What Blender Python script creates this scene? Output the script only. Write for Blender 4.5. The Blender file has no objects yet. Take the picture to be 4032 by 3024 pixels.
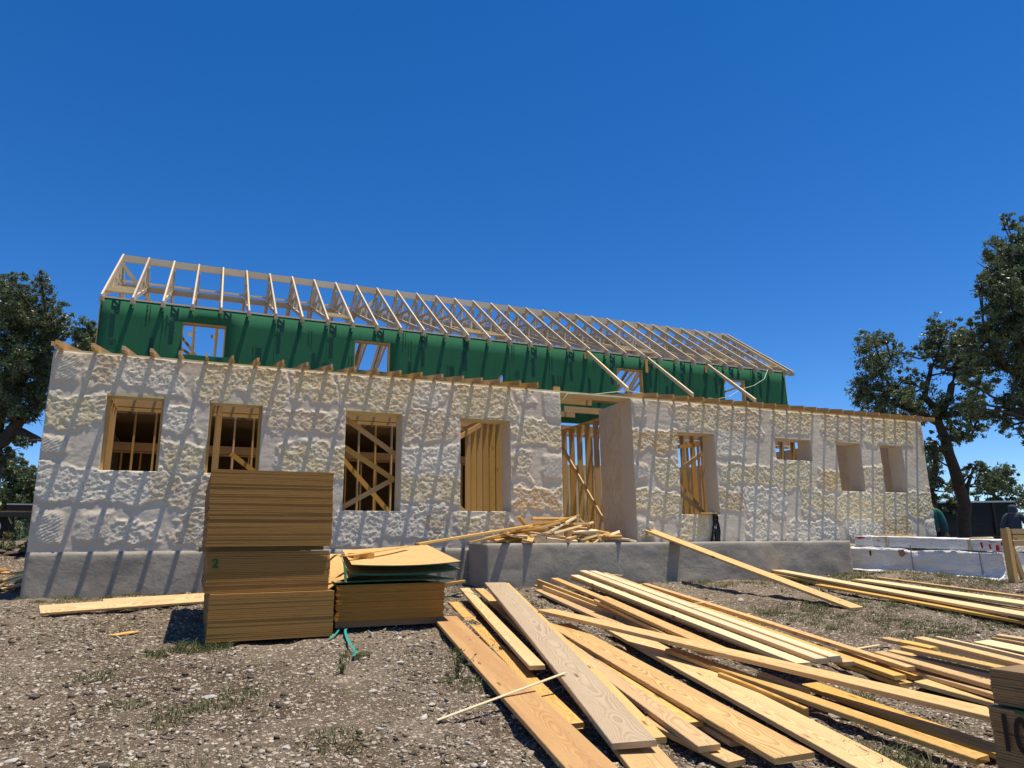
import bpy, bmesh, math, random
import numpy as np
from mathutils import Vector, Matrix
scene = bpy.context.scene
COL = scene.collection
rng = random.Random(7)
nr = np.random.RandomState(5)
# ---------------------------------------------------------------- camera
YAW, PITCH, ROLL, FPX = -0.4123813647464932, 0.22749865528313817, -0.012462987556100083, 2834.47
_r = Vector((math.cos(YAW), math.sin(YAW), 0))
_f = Vector((-math.sin(YAW)*math.cos(PITCH), math.cos(YAW)*math.cos(PITCH), math.sin(PITCH)))
_u = _r.cross(_f)
CR = _r*math.cos(ROLL) + _u*math.sin(ROLL)
CU = -_r*math.sin(ROLL) + _u*math.cos(ROLL)
cam = bpy.data.cameras.new('camera'); camo = bpy.data.objects.new('camera', cam); COL.objects.link(camo)
cam.sensor_width = 36.0; cam.lens = FPX/4032*36.0; cam.clip_start = .05; cam.clip_end = 3000
camo.matrix_world = Matrix(((CR.x, CU.x, -_f.x, 0), (CR.y, CU.y, -_f.y, 0), (CR.z, CU.z, -_f.z, 0), (0, 0, 0, 1)))
scene.camera = camo
# ---------------------------------------------------------------- light
SUN = Vector((.186, -.124, 1)).normalized()
EL = math.asin(SUN.z); AZ = math.atan2(SUN.x, SUN.y)
world = bpy.data.worlds.new('World'); scene.world = world; world.use_nodes = True
wn = world.node_tree; wn.nodes.clear()
sky = wn.nodes.new('ShaderNodeTexSky'); sky.sky_type = 'NISHITA'; sky.sun_disc = False
sky.sun_elevation = EL; sky.sun_rotation = AZ; sky.altitude = 2500; sky.air_density = 1.0; sky.dust_density = 0.; sky.ozone_density = 3.0
hs = wn.nodes.new('ShaderNodeHueSaturation'); hs.inputs['Hue'].default_value = .507; hs.inputs['Saturation'].default_value = 1.34
bg = wn.nodes.new('ShaderNodeBackground'); bg.inputs['Strength'].default_value = .134
wo = wn.nodes.new('ShaderNodeOutputWorld')
wn.links.new(sky.outputs[0], hs.inputs['Color']); wn.links.new(hs.outputs[0], bg.inputs['Color']); wn.links.new(bg.outputs[0], wo.inputs[0])
sl = bpy.data.lights.new('sun', 'SUN'); sl.energy = 5.0; sl.angle = math.radians(.53); sl.color = (1, .93, .80)
so = bpy.data.objects.new('sun', sl); COL.objects.link(so); so.rotation_euler = SUN.to_track_quat('Z', 'Y').to_euler(); so.location = (0, 0, 30)
scene.view_settings.view_transform = 'Standard'; scene.view_settings.look = 'None'; scene.view_settings.exposure = 0.27; scene.view_settings.gamma = 1
scene.cycles.max_bounces = 6; scene.cycles.diffuse_bounces = 4; scene.cycles.transparent_max_bounces = 4
scene.cycles.use_denoising = True
# ---------------------------------------------------------------- helpers
def tag(o, label=None, cat=None, group=None, kind=None):
    if label: o['label'] = label
    if cat: o['category'] = cat
    if group: o['group'] = group
    if kind: o['kind'] = kind
    return o
def empty(name, loc=(0, 0, 0), label=None, cat=None, group=None):
    o = bpy.data.objects.new(name, None); o.empty_display_size = .2; COL.objects.link(o); o.location = loc
    return tag(o, label, cat, group)
def link(name, me, mat=None, parent=None, M=None):
    o = bpy.data.objects.new(name, me); COL.objects.link(o)
    if mat is not None and len(me.materials) == 0: me.materials.append(mat)
    M = Matrix.Identity(4) if M is None else M
    if parent is not None:
        o.parent = parent; o.matrix_parent_inverse = Matrix.Identity(4)
        o.matrix_basis = parent_world(parent).inverted() @ M
    else: o.matrix_basis = M
    return o
def parent_world(o):
    m = o.matrix_basis.copy()
    if o.parent: m = parent_world(o.parent) @ m
    return m
def np_mesh(name, v, f, smooth=False):
    """v (n,3); f list of equally sized faces array (m,k)"""
    v = np.asarray(v, np.float32); f = np.asarray(f, np.int32); k = f.shape[1]
    me = bpy.data.meshes.new(name)
    me.vertices.add(len(v)); me.vertices.foreach_set('co', v.ravel())
    me.loops.add(f.size); me.loops.foreach_set('vertex_index', f.ravel())
    me.polygons.add(len(f)); me.polygons.foreach_set('loop_start', np.arange(0, f.size, k, dtype=np.int32))
    me.polygons.foreach_set('loop_total', np.full(len(f), k, np.int32))
    if smooth: me.polygons.foreach_set('use_smooth', np.ones(len(f), bool))
    me.update(calc_edges=True); me.validate()
    return me
def point_attr(me, name, vals):
    a = me.attributes.new(name, 'FLOAT', 'POINT'); a.data.foreach_set('value', np.asarray(vals, np.float32).ravel())
def col_attr(me, name, vals):
    a = me.attributes.new(name, 'FLOAT_COLOR', 'POINT'); vals = np.asarray(vals, np.float32)
    a.data.foreach_set('color', np.c_[vals, np.ones(len(vals), np.float32)].ravel())
def bm_obj(name, bm, mat, parent=None, M=None, smooth=False):
    me = bpy.data.meshes.new(name); bmesh.ops.recalc_face_normals(bm, faces=bm.faces[:]); bm.to_mesh(me); bm.free()
    if smooth:
        for p_ in me.polygons: p_.use_smooth = True
    return link(name, me, mat, parent, M)
def bm_box(bm, x0, x1, y0, y1, z0, z1):
    vs = [bm.verts.new((x, y, z)) for x in (x0, x1) for y in (y0, y1) for z in (z0, z1)]
    for q in ((0, 1, 3, 2), (4, 6, 7, 5), (0, 4, 5, 1), (2, 3, 7, 6), (0, 2, 6, 4), (1, 5, 7, 3)): bm.faces.new([vs[i] for i in q])
    return vs
def bm_beam(bm, p0, p1, w, t, up=(0, 0, 1)):
    """box from p0 to p1 centred on the line; w across, t along 'up'"""
    p0 = Vector(p0); p1 = Vector(p1); d = (p1-p0).normalized(); s = d.cross(Vector(up))
    if s.length < 1e-4: s = d.cross(Vector((1, 0, 0)))
    s.normalize(); n = s.cross(d)
    vs = []
    for q in (p0, p1):
        for a, b in ((-1, -1), (1, -1), (1, 1), (-1, 1)): vs.append(bm.verts.new(q+s*(a*w/2)+n*(b*t/2)))
    for q in ((3, 2, 1, 0), (4, 5, 6, 7), (0, 1, 5, 4), (1, 2, 6, 5), (2, 3, 7, 6), (3, 0, 4, 7)): bm.faces.new([vs[i] for i in q])
def beam_matrix(p0, p1, up=(0, 0, 1)):
    p0 = Vector(p0); p1 = Vector(p1); d = (p1-p0).normalized(); s = Vector(up).cross(d)
    if s.length < 1e-4: s = Vector((0, 1, 0)).cross(d)
    s.normalize(); n = d.cross(s)
    M = Matrix(((d.x, s.x, n.x, 0), (d.y, s.y, n.y, 0), (d.z, s.z, n.z, 0), (0, 0, 0, 1)))
    M.translation = (p0+p1)/2
    return M, (p1-p0).length
_bc = {}
def beam(name, p0, p1, w, t, mat, parent=None, up=(0, 0, 1)):
    """one piece of timber, its own mesh with X along its length, w = across (local Y), t = local Z"""
    M, L = beam_matrix(p0, p1, up)
    key = (round(L, 3), w, t, mat.name)
    if key not in _bc:
        bm = bmesh.new(); bm_box(bm, -L/2, L/2, -w/2, w/2, -t/2, t/2)
        me = bpy.data.meshes.new(name); bmesh.ops.recalc_face_normals(bm, faces=bm.faces[:]); bm.to_mesh(me); bm.free(); _bc[key] = me
    return link(name, _bc[key], mat, parent, M)
def board_mesh(name, L, w, t, seed, n=14, bow=.012, twist=.03, chamf=.004):
    """a sawn board: slight bow, twist, eased edges, X along the length, top at z=0"""
    r = random.Random(seed); sec = []
    c = min(chamf, t*.3, w*.2)
    prof = [(-w/2+c, 0), (w/2-c, 0), (w/2, -c), (w/2, -t+c), (w/2-c, -t), (-w/2+c, -t), (-w/2, -t+c), (-w/2, -c)]
    b1 = r.uniform(-bow, bow); b2 = r.uniform(-bow, bow)*.6; tw = r.uniform(-twist, twist)
    V = []; F = []
    for i in range(n+1):
        s = i/n; x = (s-.5)*L; k = 1-(2*s-1)**2; a = tw*(s-.5)
        for (y, z) in prof:
            V.append((x+(r.uniform(-.004, .004) if i in (0, n) else 0), y*math.cos(a)-z*math.sin(a)+b1*k, z*math.cos(a)+y*math.sin(a)+b2*k))
    for i in range(n):
        for j in range(8):
            a = i*8+j; b = i*8+(j+1) % 8; F.append((a, b, b+8, a+8))
    me = bpy.data.meshes.new(name); me.from_pydata(V, [], F+[tuple(range(8))[::-1], tuple(range(n*8, n*8+8))]); me.update()
    return me
def tube(bm, pts, radii, seg=8):
    pts = [Vector(q) for q in pts]; rings = []
    for i, q in enumerate(pts):
        d = (pts[min(i+1, len(pts)-1)]-pts[max(i-1, 0)]).normalized()
        s = d.cross(Vector((0, 0, 1)) if abs(d.z) < .9 else Vector((1, 0, 0))).normalized(); n = s.cross(d)
        rings.append([bm.verts.new(q+(s*math.cos(2*math.pi*k/seg)+n*math.sin(2*math.pi*k/seg))*radii[i]) for k in range(seg)])
    for a, b in zip(rings, rings[1:]):
        for k in range(seg): bm.faces.new((a[k], a[(k+1) % seg], b[(k+1) % seg], b[k]))
    bm.faces.new(rings[0][::-1]); bm.faces.new(rings[-1])
# numpy gradient-ish value noise
def _hash(ix, iy, s):
    h = (ix.astype(np.int64)*374761393 + iy.astype(np.int64)*668265263 + s*1274126177) & 0xffffffff
    h = ((h ^ (h >> 13))*1274126177) & 0xffffffff
    return ((h ^ (h >> 16)) & 0xffff)/65535.0
def vnoise(x, y, s=0):
    ix = np.floor(x); iy = np.floor(y); fx = x-ix; fy = y-iy
    fx = fx*fx*fx*(fx*(fx*6-15)+10); fy = fy*fy*fy*(fy*(fy*6-15)+10)
    a = _hash(ix, iy, s); b = _hash(ix+1, iy, s); c = _hash(ix, iy+1, s); d = _hash(ix+1, iy+1, s)
    return (a*(1-fx)+b*fx)*(1-fy)+(c*(1-fx)+d*fx)*fy
def fbm(x, y, o=4, s=0):
    t = 0; a = .5; n = 0
    for i in range(o):
        t = t+a*vnoise(x, y, s+i*17); n += a; a *= .5; x = x*2.03+1.7; y = y*2.03+9.2
    return t/n
def sstep(a, b, x):
    t = np.clip((x-a)/(b-a), 0, 1); return t*t*(3-2*t)
def ground_z(x, y):
    x = np.asarray(x, float); y = np.asarray(y, float)
    g = np.where(y < 8, -1.67+.1*y, np.where(y < 12.3, -.87+.062*(y-8), -.604))
    return g + .15*sstep(11.9, 13.6, x)*sstep(5, 9, y)*(1-sstep(11, 12.5, y)) + .05*np.exp(-((x-2.3)**2+(y-9.2)**2)/1.2)
# ---------------------------------------------------------------- materials
class NT:
    def __init__(s, name):
        s.m = bpy.data.materials.new(name); s.m.use_nodes = True; s.t = s.m.node_tree
        s.b = s.t.nodes['Principled BSDF']; s.b.inputs['Specular IOR Level'].default_value = .25; s.b.inputs['Roughness'].default_value = .8
        s.out = s.t.nodes['Material Output']
    def n(s, typ, **kw):
        q = s.t.nodes.new('ShaderNode'+typ)
        for k, v in kw.items(): setattr(q, k, v)
        return q
    def L(s, a, b): s.t.links.new(a, b)
    def set(s, inp, v):
        if hasattr(v, 'is_linked') or isinstance(v, bpy.types.NodeSocket): s.L(v, inp)
        else: inp.default_value = v
    def math(s, op, a, b=0., c=None):
        q = s.n('Math', operation=op); s.set(q.inputs[0], a); s.set(q.inputs[1], b)
        if c is not None: s.set(q.inputs[2], c)
        return q.outputs[0]
    def vmath(s, op, a, b):
        q = s.n('VectorMath', operation=op); s.set(q.inputs[0], a); s.set(q.inputs[1], b); return q.outputs[0]
    def mix(s, f, a, b, bt='MIX'):
        q = s.n('Mix', data_type='RGBA', blend_type=bt); s.set(q.inputs[0], f)
        s.set(q.inputs[6], (*a, 1) if isinstance(a, tuple) and len(a) == 3 else a); s.set(q.inputs[7], (*b, 1) if isinstance(b, tuple) and len(b) == 3 else b)
        return q.outputs[2]
    def ramp(s, f, pts):
        q = s.n('ValToRGB'); s.set(q.inputs[0], f); e = q.color_ramp.elements
        while len(e) > 1: e.remove(e[-1])
        for i, (p_, c) in enumerate(pts):
            k = e[0] if i == 0 else e.new(p_); k.position = p_
            c = (c, c, c) if not isinstance(c, tuple) else c; k.color = (*c, 1)
        return q.outputs[0]
    def noise(s, vec, scale, det=4, rough=.55, dist=0.):
        q = s.n('TexNoise'); s.set(q.inputs['Vector'], vec); q.inputs['Scale'].default_value = scale; q.inputs['Detail'].default_value = det
        q.inputs['Roughness'].default_value = rough; q.inputs['Distortion'].default_value = dist; return q.outputs['Fac']
    def coord(s, kind='Object'): return s.n('TexCoord').outputs[kind]
    def pos(s): return s.n('NewGeometry').outputs['Position']
    def scale(s, v, xyz):
        q = s.n('Mapping'); s.L(v, q.inputs[0]); q.inputs['Scale'].default_value = xyz; return q.outputs[0]
    def rand(s): return s.n('ObjectInfo').outputs['Random']
    def bump(s, h, st=.3, dist=.01):
        q = s.n('Bump'); q.inputs['Strength'].default_value = st; q.inputs['Distance'].default_value = dist; s.L(h, q.inputs['Height']); s.L(q.outputs[0], s.b.inputs['Normal'])
    def col(s, c): s.set(s.b.inputs['Base Color'], (*c, 1) if isinstance(c, tuple) and len(c) == 3 else c)
def simple(name, c, rough=.8, var=.25, sc=8., metal=0., bump=.0):
    m = NT(name); f = m.noise(m.coord(), sc, 5)
    m.col(m.mix(f, tuple(x*(1-var) for x in c), tuple(min(1, x*(1+var)) for x in c)))
    m.b.inputs['Roughness'].default_value = rough; m.b.inputs['Metallic'].default_value = metal
    if bump: m.bump(f, bump, .02)
    return m.m
def wood(name, light, dark, knot=(.16, .07, .025), ring=34., contrast=1., stain=0., grey=0.):
    """sawn pine: flat-sawn growth rings around a wandering pith, knots, per-board tone"""
    m = NT(name); co = m.coord(); rnd = m.rand()
    off = m.n('CombineXYZ'); m.L(m.math('MULTIPLY', rnd, 91.), off.inputs[0]); m.L(m.math('MULTIPLY', rnd, 13.), off.inputs[1]); m.L(m.math('MULTIPLY', rnd, 37.), off.inputs[2])
    v = m.vmath('ADD', co, off.outputs[0])
    sp = m.n('SeparateXYZ'); m.L(co, sp.inputs[0])
    wx = m.noise(m.scale(v, (.9, .9, .9)), 1.0, 2); wz = m.noise(m.scale(v, (1.1, .6, .6)), 1.3, 2)
    fine = m.noise(m.scale(v, (2.2, 14, 14)), 1.6, 3)
    y = m.math('ADD', sp.outputs[1], m.math('MULTIPLY', m.math('SUBTRACT', wx, .5), .22))
    y = m.math('ADD', y, m.math('MULTIPLY', m.math('SUBTRACT', rnd, .5), .1))
    z = m.math('ADD', m.math('ADD', sp.outputs[2], .03), m.math('MULTIPLY', wz, .14))
    vor = m.n('TexVoronoi'); m.L(m.scale(v, (1.5, 6., 2.)), vor.inputs['Vector']); vor.inputs['Scale'].default_value = 1.; vor.inputs['Randomness'].default_value = .9
    kd = vor.outputs['Distance']
    swirl = m.math('MULTIPLY', m.math('POWER', 2.718, m.math('MULTIPLY', kd, -9.)), .05)
    rad = m.math('SQRT', m.math('ADD', m.math('MULTIPLY', y, y), m.math('MULTIPLY', z, z)))
    rad = m.math('ADD', m.math('ADD', rad, swirl), m.math('MULTIPLY', fine, .006))
    w = m.math('FRACT', m.math('MULTIPLY', rad, ring*3.))
    g = m.ramp(w, [(0, .15), (.35, .2), (.8, .95), (.93, 1.), (1, .15)])
    g = m.math('MULTIPLY', g, m.math('MULTIPLY', m.noise(m.scale(v, (.5, 3, 3)), 2.2, 2), 1.25*contrast))
    c = m.mix(m.math('MINIMUM', g, 1.), light, dark)
    tone = m.noise(m.scale(v, (.35, 5, 5)), 1.5, 3)
    c = m.mix(m.ramp(tone, [(.35, 0.), (.7, .55)]), c, tuple(a*.5+b*.5 for a, b in zip(light, dark)))
    if stain: c = m.mix(m.ramp(m.noise(m.scale(v, (.45, 7, 7)), 1.2, 4), [(.45, 0.), (.6, stain)]), c, (.42, .185, .045))
    if grey: c = m.mix(m.ramp(m.noise(v, 5., 5), [(.3, grey*.5), (.65, grey)]), c, (.50, .39, .26))
    sm = m.noise(v, 26., 5, .7)
    c = m.mix(m.math('MULTIPLY', m.ramp(sm, [(.55, 0.), (.75, .35)]), 1.), c, tuple(x*.6 for x in dark))
    kn = m.ramp(kd, [(.0, 1.), (.045, 1.), (.07, .55), (.11, 0.)])
    c = m.mix(m.math('MULTIPLY', kn, .9), c, knot)
    val = m.n('HueSaturation'); m.L(c, val.inputs['Color']); m.L(m.math('ADD', m.math('MULTIPLY', rnd, .24), .88), val.inputs['Value']); m.L(m.math('ADD', m.math('MULTIPLY', m.math('FRACT', m.math('MULTIPLY', rnd, 7.3)), .24), .84), val.inputs['Saturation'])
    m.L(m.math('ADD', m.math('MULTIPLY', m.math('FRACT', m.math('MULTIPLY', rnd, 17.7)), .010), .500), val.inputs['Hue'])
    m.col(val.outputs[0]); m.b.inputs['Roughness'].default_value = .65; m.bump(m.math('ADD', m.math('MULTIPLY', g, .3), sm), .12, .003)
    return m.m
W_YEL = wood('pine_yellow', (.73, .46, .165), (.42, .19, .045), contrast=1.25)
W_GRAIN = wood('pine_grainy', (.68, .42, .15), (.37, .16, .04), ring=26., contrast=1.5)
W_STAIN = wood('pine_stained', (.60, .32, .09), (.38, .16, .035), stain=.6)
W_GREY = wood('pine_weathered', (.60, .43, .26), (.27, .135, .06), ring=24., contrast=1.6, grey=.5)
W_PALE = wood('pine_pale', (.82, .63, .36), (.64, .42, .18), contrast=.8)
W_LATH = wood('pine_lath', (.78, .60, .30), (.66, .45, .2), contrast=.5)
W_FRAME = wood('framing_lumber', (.56, .33, .11), (.40, .19, .05), contrast=.8)
W_TRUSS = wood('truss_lumber', (.66, .52, .35), (.44, .30, .17), contrast=.7, grey=.3)
W_DARK = wood('old_timber', (.34, .2, .1), (.2, .1, .05))
W_TREAT = wood('treated_plate', (.60, .50, .27), (.45, .34, .16), contrast=.6)
# ---------------------------------------------------------------- more materials
def stone_mat():
    m = NT('limestone_wall'); P = m.pos()
    r = m.n('Attribute', attribute_name='rough').outputs['Fac']; t = m.n('Attribute', attribute_name='tint').outputs['Fac']
    n1 = m.noise(P, 2.2, 5, .6); n2 = m.noise(P, 9., 5, .65); n3 = m.noise(P, 38., 4, .7)
    mort = m.mix(n1, (.47, .39, .295), (.73, .63, .49))
    mort = m.mix(m.ramp(m.noise(P, 1.1, 3), [(.42, 0.), (.66, .6)]), mort, (.50, .41, .305))
    st = m.mix(n2, (.60, .51, .38), (.82, .74, .59))
    tan = m.mix(n2, (.55, .41, .21), (.79, .665, .43))
    brn = m.mix(n2, (.50, .37, .24), (.73, .58, .40))
    org = m.mix(n2, (.54, .32, .11), (.75, .55, .29))
    c = m.mix(m.ramp(t, [(.15, 0.), (.35, 1.)]), st, tan)
    c = m.mix(m.ramp(t, [(.5, 0.), (.65, .8)]), c, brn)
    c = m.mix(m.ramp(t, [(.8, 0.), (.95, .8)]), c, org)
    c = m.mix(m.ramp(m.noise(P, 4.5, 4, .6), [(.45, 0.), (.62, .6)]), c, st)
    c = m.mix(m.ramp(n3, [(.36, .5), (.48, 0.)]), c, (.27, .20, .13))
    m.col(m.mix(m.ramp(r, [(.25, 0.), (.6, 1.)]), mort, c)); m.b.inputs['Roughness'].default_value = .95; m.b.inputs['Specular IOR Level'].default_value = .1
    m.bump(m.math('ADD', m.math('MULTIPLY', n3, m.math('ADD', m.math('MULTIPLY', r, .9), .12)), m.math('MULTIPLY', n2, .3)), .5, .03)
    return m.m
M_STONE = stone_mat()
def reveal_mat(name, a, b):
    m = NT(name); P = m.pos(); n1 = m.noise(P, 2.5, 6, .65); n2 = m.noise(m.scale(P, (1, 1, .4)), 14., 5, .65)
    c = m.mix(m.ramp(n1, [(.35, 0.), (.65, 1.)]), a, b); c = m.mix(m.ramp(n2, [(.45, 0.), (.7, .5)]), c, tuple(x*.72 for x in a))
    m.col(c); m.b.inputs['Roughness'].default_value = .95; m.bump(n2, .4, .02); return m.m
M_REVEAL = reveal_mat('plastered_reveal', (.54, .44, .31), (.64, .54, .41))
M_RETURN = reveal_mat('stone_return', (.56, .41, .25), (.64, .53, .40))
def concrete_mat(name, a, b):
    m = NT(name); P = m.pos(); n1 = m.noise(P, 1.6, 6, .62, .6); n2 = m.noise(P, 11., 6, .7); n3 = m.noise(m.scale(P, (.6, 1, 5)), 3., 4)
    c = m.mix(m.ramp(n1, [(.3, 0.), (.7, 1.)]), a, b); c = m.mix(m.math('MULTIPLY', n2, .35), c, tuple(x*.6 for x in a))
    c = m.mix(m.ramp(n3, [(.55, 0.), (.75, .25)]), c, tuple(x*1.2 for x in b))
    m.col(c); m.b.inputs['Roughness'].default_value = .85; m.bump(m.math('ADD', m.math('MULTIPLY', n1, 1.4), m.math('MULTIPLY', n2, .5)), .5, .03); return m.m
M_CONC = concrete_mat('grey_concrete', (.30, .255, .195), (.41, .355, .28))
def green_mat():
    m = NT('green_sheathing'); P = m.pos(); sp = m.n('SeparateXYZ'); m.L(P, sp.inputs[0])
    n1 = m.noise(P, 1.2, 4); n2 = m.noise(P, 60., 3, .7)
    c = m.mix(n1, (.026, .115, .056), (.032, .138, .068)); c = m.mix(m.ramp(n2, [(.35, .35), (.6, 0.)]), c, (.008, .065, .036))
    def seam(v, period, off, w):
        f = m.math('ABSOLUTE', m.math('SUBTRACT', m.math('FRACT', m.math('ADD', m.math('DIVIDE', v, period), off)), .5)); return m.math('LESS_THAN', f, w/period)
    s = m.math('MAXIMUM', seam(sp.outputs[0], 1.22, .33, .007), seam(sp.outputs[0], .4064, .0, .0015))
    c = m.mix(m.math('MULTIPLY', s, .75), c, (.004, .05, .025))
    vo = m.n('TexVoronoi'); m.L(P, vo.inputs['Vector']); vo.inputs['Scale'].default_value = 5.5
    c = m.mix(m.math('LESS_THAN', vo.outputs['Distance'], .055), c, (.004, .04, .022))
    m.col(c); m.b.inputs['Roughness'].default_value = .9; m.b.inputs['Specular IOR Level'].default_value = .08; m.bump(n2, .15, .005); return m.m
M_GREEN = green_mat(); M_INK = simple('dark_print', (.004, .035, .03), .6, .2)
def ply_mat(name, a, b, dark, sc=1.):
    """edge of a stacked panel: veneers along the edge, darker glue lines and voids, tone changing from sheet to sheet"""
    m = NT(name); P = m.pos(); rnd = m.rand()
    n1 = m.noise(m.scale(P, (5., 5., 170.)), 1., 4, .6); n2 = m.noise(P, 40., 4, .7); n3 = m.noise(m.scale(P, (4, 4, 55)), 1.3, 2)
    c = m.mix(m.ramp(n1, [(.25, 0.), (.75, 1.)]), a, b); c = m.mix(m.ramp(n3, [(.66, 0.), (.72, .4)]), c, dark); c = m.mix(m.math('MULTIPLY', n2, .3), c, dark)
    v = m.n('HueSaturation'); m.L(c, v.inputs['Color']); m.L(m.math('ADD', m.math('MULTIPLY', rnd, .15), .92), v.inputs['Value'])
    m.col(v.outputs[0]); m.b.inputs['Roughness'].default_value = .8; m.bump(n1, .2, .004); return m.m
M_PLY = ply_mat('plywood', (.30, .15, .036), (.38, .20, .055), (.05, .022, .008))
M_PLYF = ply_mat('pale_plywood', (.20, .125, .058), (.33, .22, .11), (.05, .026, .01))
M_OSBE = ply_mat('osb_edge', (.36, .15, .022), (.50, .235, .045), (.09, .032, .008))
def osb_mat():
    m = NT('osb_face'); P = m.coord(); vo = m.n('TexVoronoi'); m.L(m.scale(P, (9, 26, 9)), vo.inputs['Vector']); vo.inputs['Scale'].default_value = 2.4
    n = m.noise(m.scale(P, (4, 14, 4)), 3., 4, .65, 1.2); c = m.mix(n, (.48, .27, .08), (.72, .47, .19)); c = m.mix(.45, c, m.mix(vo.outputs['Color'], (.40, .2, .05), (.8, .55, .25)))
    sp = m.n('SeparateXYZ'); m.L(m.n('NewGeometry').outputs['Normal'], sp.inputs[0])
    m.col(m.mix(m.math('GREATER_THAN', sp.outputs[2], .35), (.012, .10, .055), c)); m.b.inputs['Roughness'].default_value = .75; return m.m
M_OSB = osb_mat()
def plastic_mat(name, c, rough, bs=.6, sc=(1, 1, 1)):
    m = NT(name); P = m.pos(); n1 = m.noise(m.scale(P, sc), 3.5, 5, .6, 1.5); n2 = m.noise(P, 14., 3)
    m.col(m.mix(m.math('MULTIPLY', n2, .3), c, tuple(x*.8 for x in c))); m.b.inputs['Roughness'].default_value = rough; m.b.inputs['Specular IOR Level'].default_value = .5
    m.bump(m.math('ADD', n1, m.math('MULTIPLY', n2, .15)), bs, .12); return m.m
M_WRAP = plastic_mat('white_wrap', (.88, .85, .79), .45, .7, (1, .55, 2.2)); M_BLACK = plastic_mat('black_plastic', (.006, .006, .007), .3, .8)
M_TEAL = simple('teal_strap', (.03, .30, .25), .45, .1); M_GSTRAP = simple('green_strap', (.02, .12, .06), .5, .1); M_GREYS = simple('grey_strap', (.25, .27, .3), .5, .1)
M_RED = simple('red_print', (.45, .03, .03), .5, .3); M_ROPE = simple('pale_rope', (.45, .55, .42), .8, .1); M_BPAINT = simple('black_paint', (.012, .011, .01), .7, .2)
M_GPAINT = simple('green_paint', (.01, .10, .035), .7, .2); M_BLUEP = simple('blue_print', (.08, .12, .25), .6, .2)
M_DARKM = simple('dark_steel', (.02, .022, .022), .6, .3, 3.); M_GREENST = simple('painted_side', (.016, .024, .022), .7, .35, 5.); M_RUB = simple('rubber', (.015, .015, .015), .8); M_ALU = simple('worn_aluminium', (.4, .4, .4), .4, .2, 4., .8)
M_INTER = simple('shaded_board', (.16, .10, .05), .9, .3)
# ---------------------------------------------------------------- ground
def ground():
    xs = np.concatenate([np.linspace(-160, -14, 30), np.linspace(-12, -2.6, 60), np.arange(-2.5, 9, .055), np.linspace(9.06, 26, 200), np.linspace(27, 200, 30)])
    ys = np.concatenate([np.linspace(-30, .5, 12), np.arange(1.2, 12.4, .055), np.linspace(12.5, 30, 120), np.linspace(31, 60, 30), np.linspace(64, 260, 20)])
    X, Y = np.meshgrid(xs, ys); Z = ground_z(X, Y)
    near = sstep(26, 14, np.hypot(X-3, Y-6))
    Z = Z + near*((fbm(X*1.3, Y*1.3, 4, 3)-.5)*.10 + (fbm(X*7, Y*7, 4, 8)-.5)*.055) - .01
    far = np.clip((Y-34)/200, 0, 1); Z = Z - far*3.
    Z = Z + (.66*sstep(16.2, 18.3, Y)+.42*sstep(19, 26, Y)-1.08*sstep(45, 60, Y))*sstep(-2.35, -2.9, X)*sstep(-20, -12, X)
    n = len(xs); idx = np.arange(X.size).reshape(X.shape)
    F = np.stack([idx[:-1, :-1], idx[:-1, 1:], idx[1:, 1:], idx[1:, :-1]], -1).reshape(-1, 4)
    me = np_mesh('ground', np.c_[X.ravel(), Y.ravel(), Z.ravel()], F, True)
    m = NT('rocky_soil'); P = m.pos()
    n1 = m.noise(P, .8, 5, .6); n2 = m.noise(P, 6., 6, .7); n3 = m.noise(P, 40., 5, .75)
    soil = m.mix(n2, (.045, .031, .020), (.12, .086, .058)); dust = m.mix(n3, (.14, .105, .072), (.33, .265, .195))
    c = m.mix(m.ramp(m.math('ADD', n1, m.math('MULTIPLY', n2, .5)), [(.62, 0.), (.95, .65)]), soil, dust)
    vo = m.n('TexVoronoi'); m.L(P, vo.inputs['Vector']); vo.inputs['Scale'].default_value = 26.; vo.inputs['Randomness'].default_value = 1
    wv = m.n('SeparateColor'); m.L(vo.outputs['Color'], wv.inputs[0])
    chip = m.math('MULTIPLY', m.math('LESS_THAN', vo.outputs['Distance'], .42), m.math('GREATER_THAN', wv.outputs[0], .62))
    c = m.mix(m.math('MULTIPLY', chip, .8), c, m.mix(wv.outputs[1], (.24, .19, .14), (.62, .54, .43)))
    vo2 = m.n('TexVoronoi'); m.L(P, vo2.inputs['Vector']); vo2.inputs['Scale'].default_value = 75.; wv2 = m.n('SeparateColor'); m.L(vo2.outputs['Color'], wv2.inputs[0])
    c = m.mix(m.math('MULTIPLY', m.math('LESS_THAN', vo2.outputs['Distance'], .4), m.math('GREATER_THAN', wv2.outputs[0], .5)), c, m.mix(wv2.outputs[1], (.12, .085, .06), (.50, .42, .32)))
    c = m.mix(m.ramp(m.noise(P, 1.7, 4, .7), [(.56, 0.), (.72, .45)]), c, (.11, .115, .045))
    m.col(c); m.b.inputs['Roughness'].default_value = 1; m.b.inputs['Specular IOR Level'].default_value = .05
    m.bump(m.math('ADD', m.math('MULTIPLY', n3, .6), m.math('ADD', m.math('MULTIPLY', chip, .5), n2)), .6, .025)
    tag(link('ground', me, m.m), 'rocky brown soil with pale limestone chips', None, None, 'structure')
ground()
GPX = None
def gz(x, y): return float(ground_z(x, y)) + ((float(fbm(np.array([x*1.3]), np.array([y*1.3]), 4, 3)[0])-.5)*.10+(float(fbm(np.array([x*7.]), np.array([y*7.]), 4, 8)[0])-.5)*.055) - .01
def gzv(x, y): return ground_z(x, y) + (fbm(x*1.3, y*1.3, 4, 3)-.5)*.10 + (fbm(x*7, y*7, 4, 8)-.5)*.055 - .01
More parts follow.
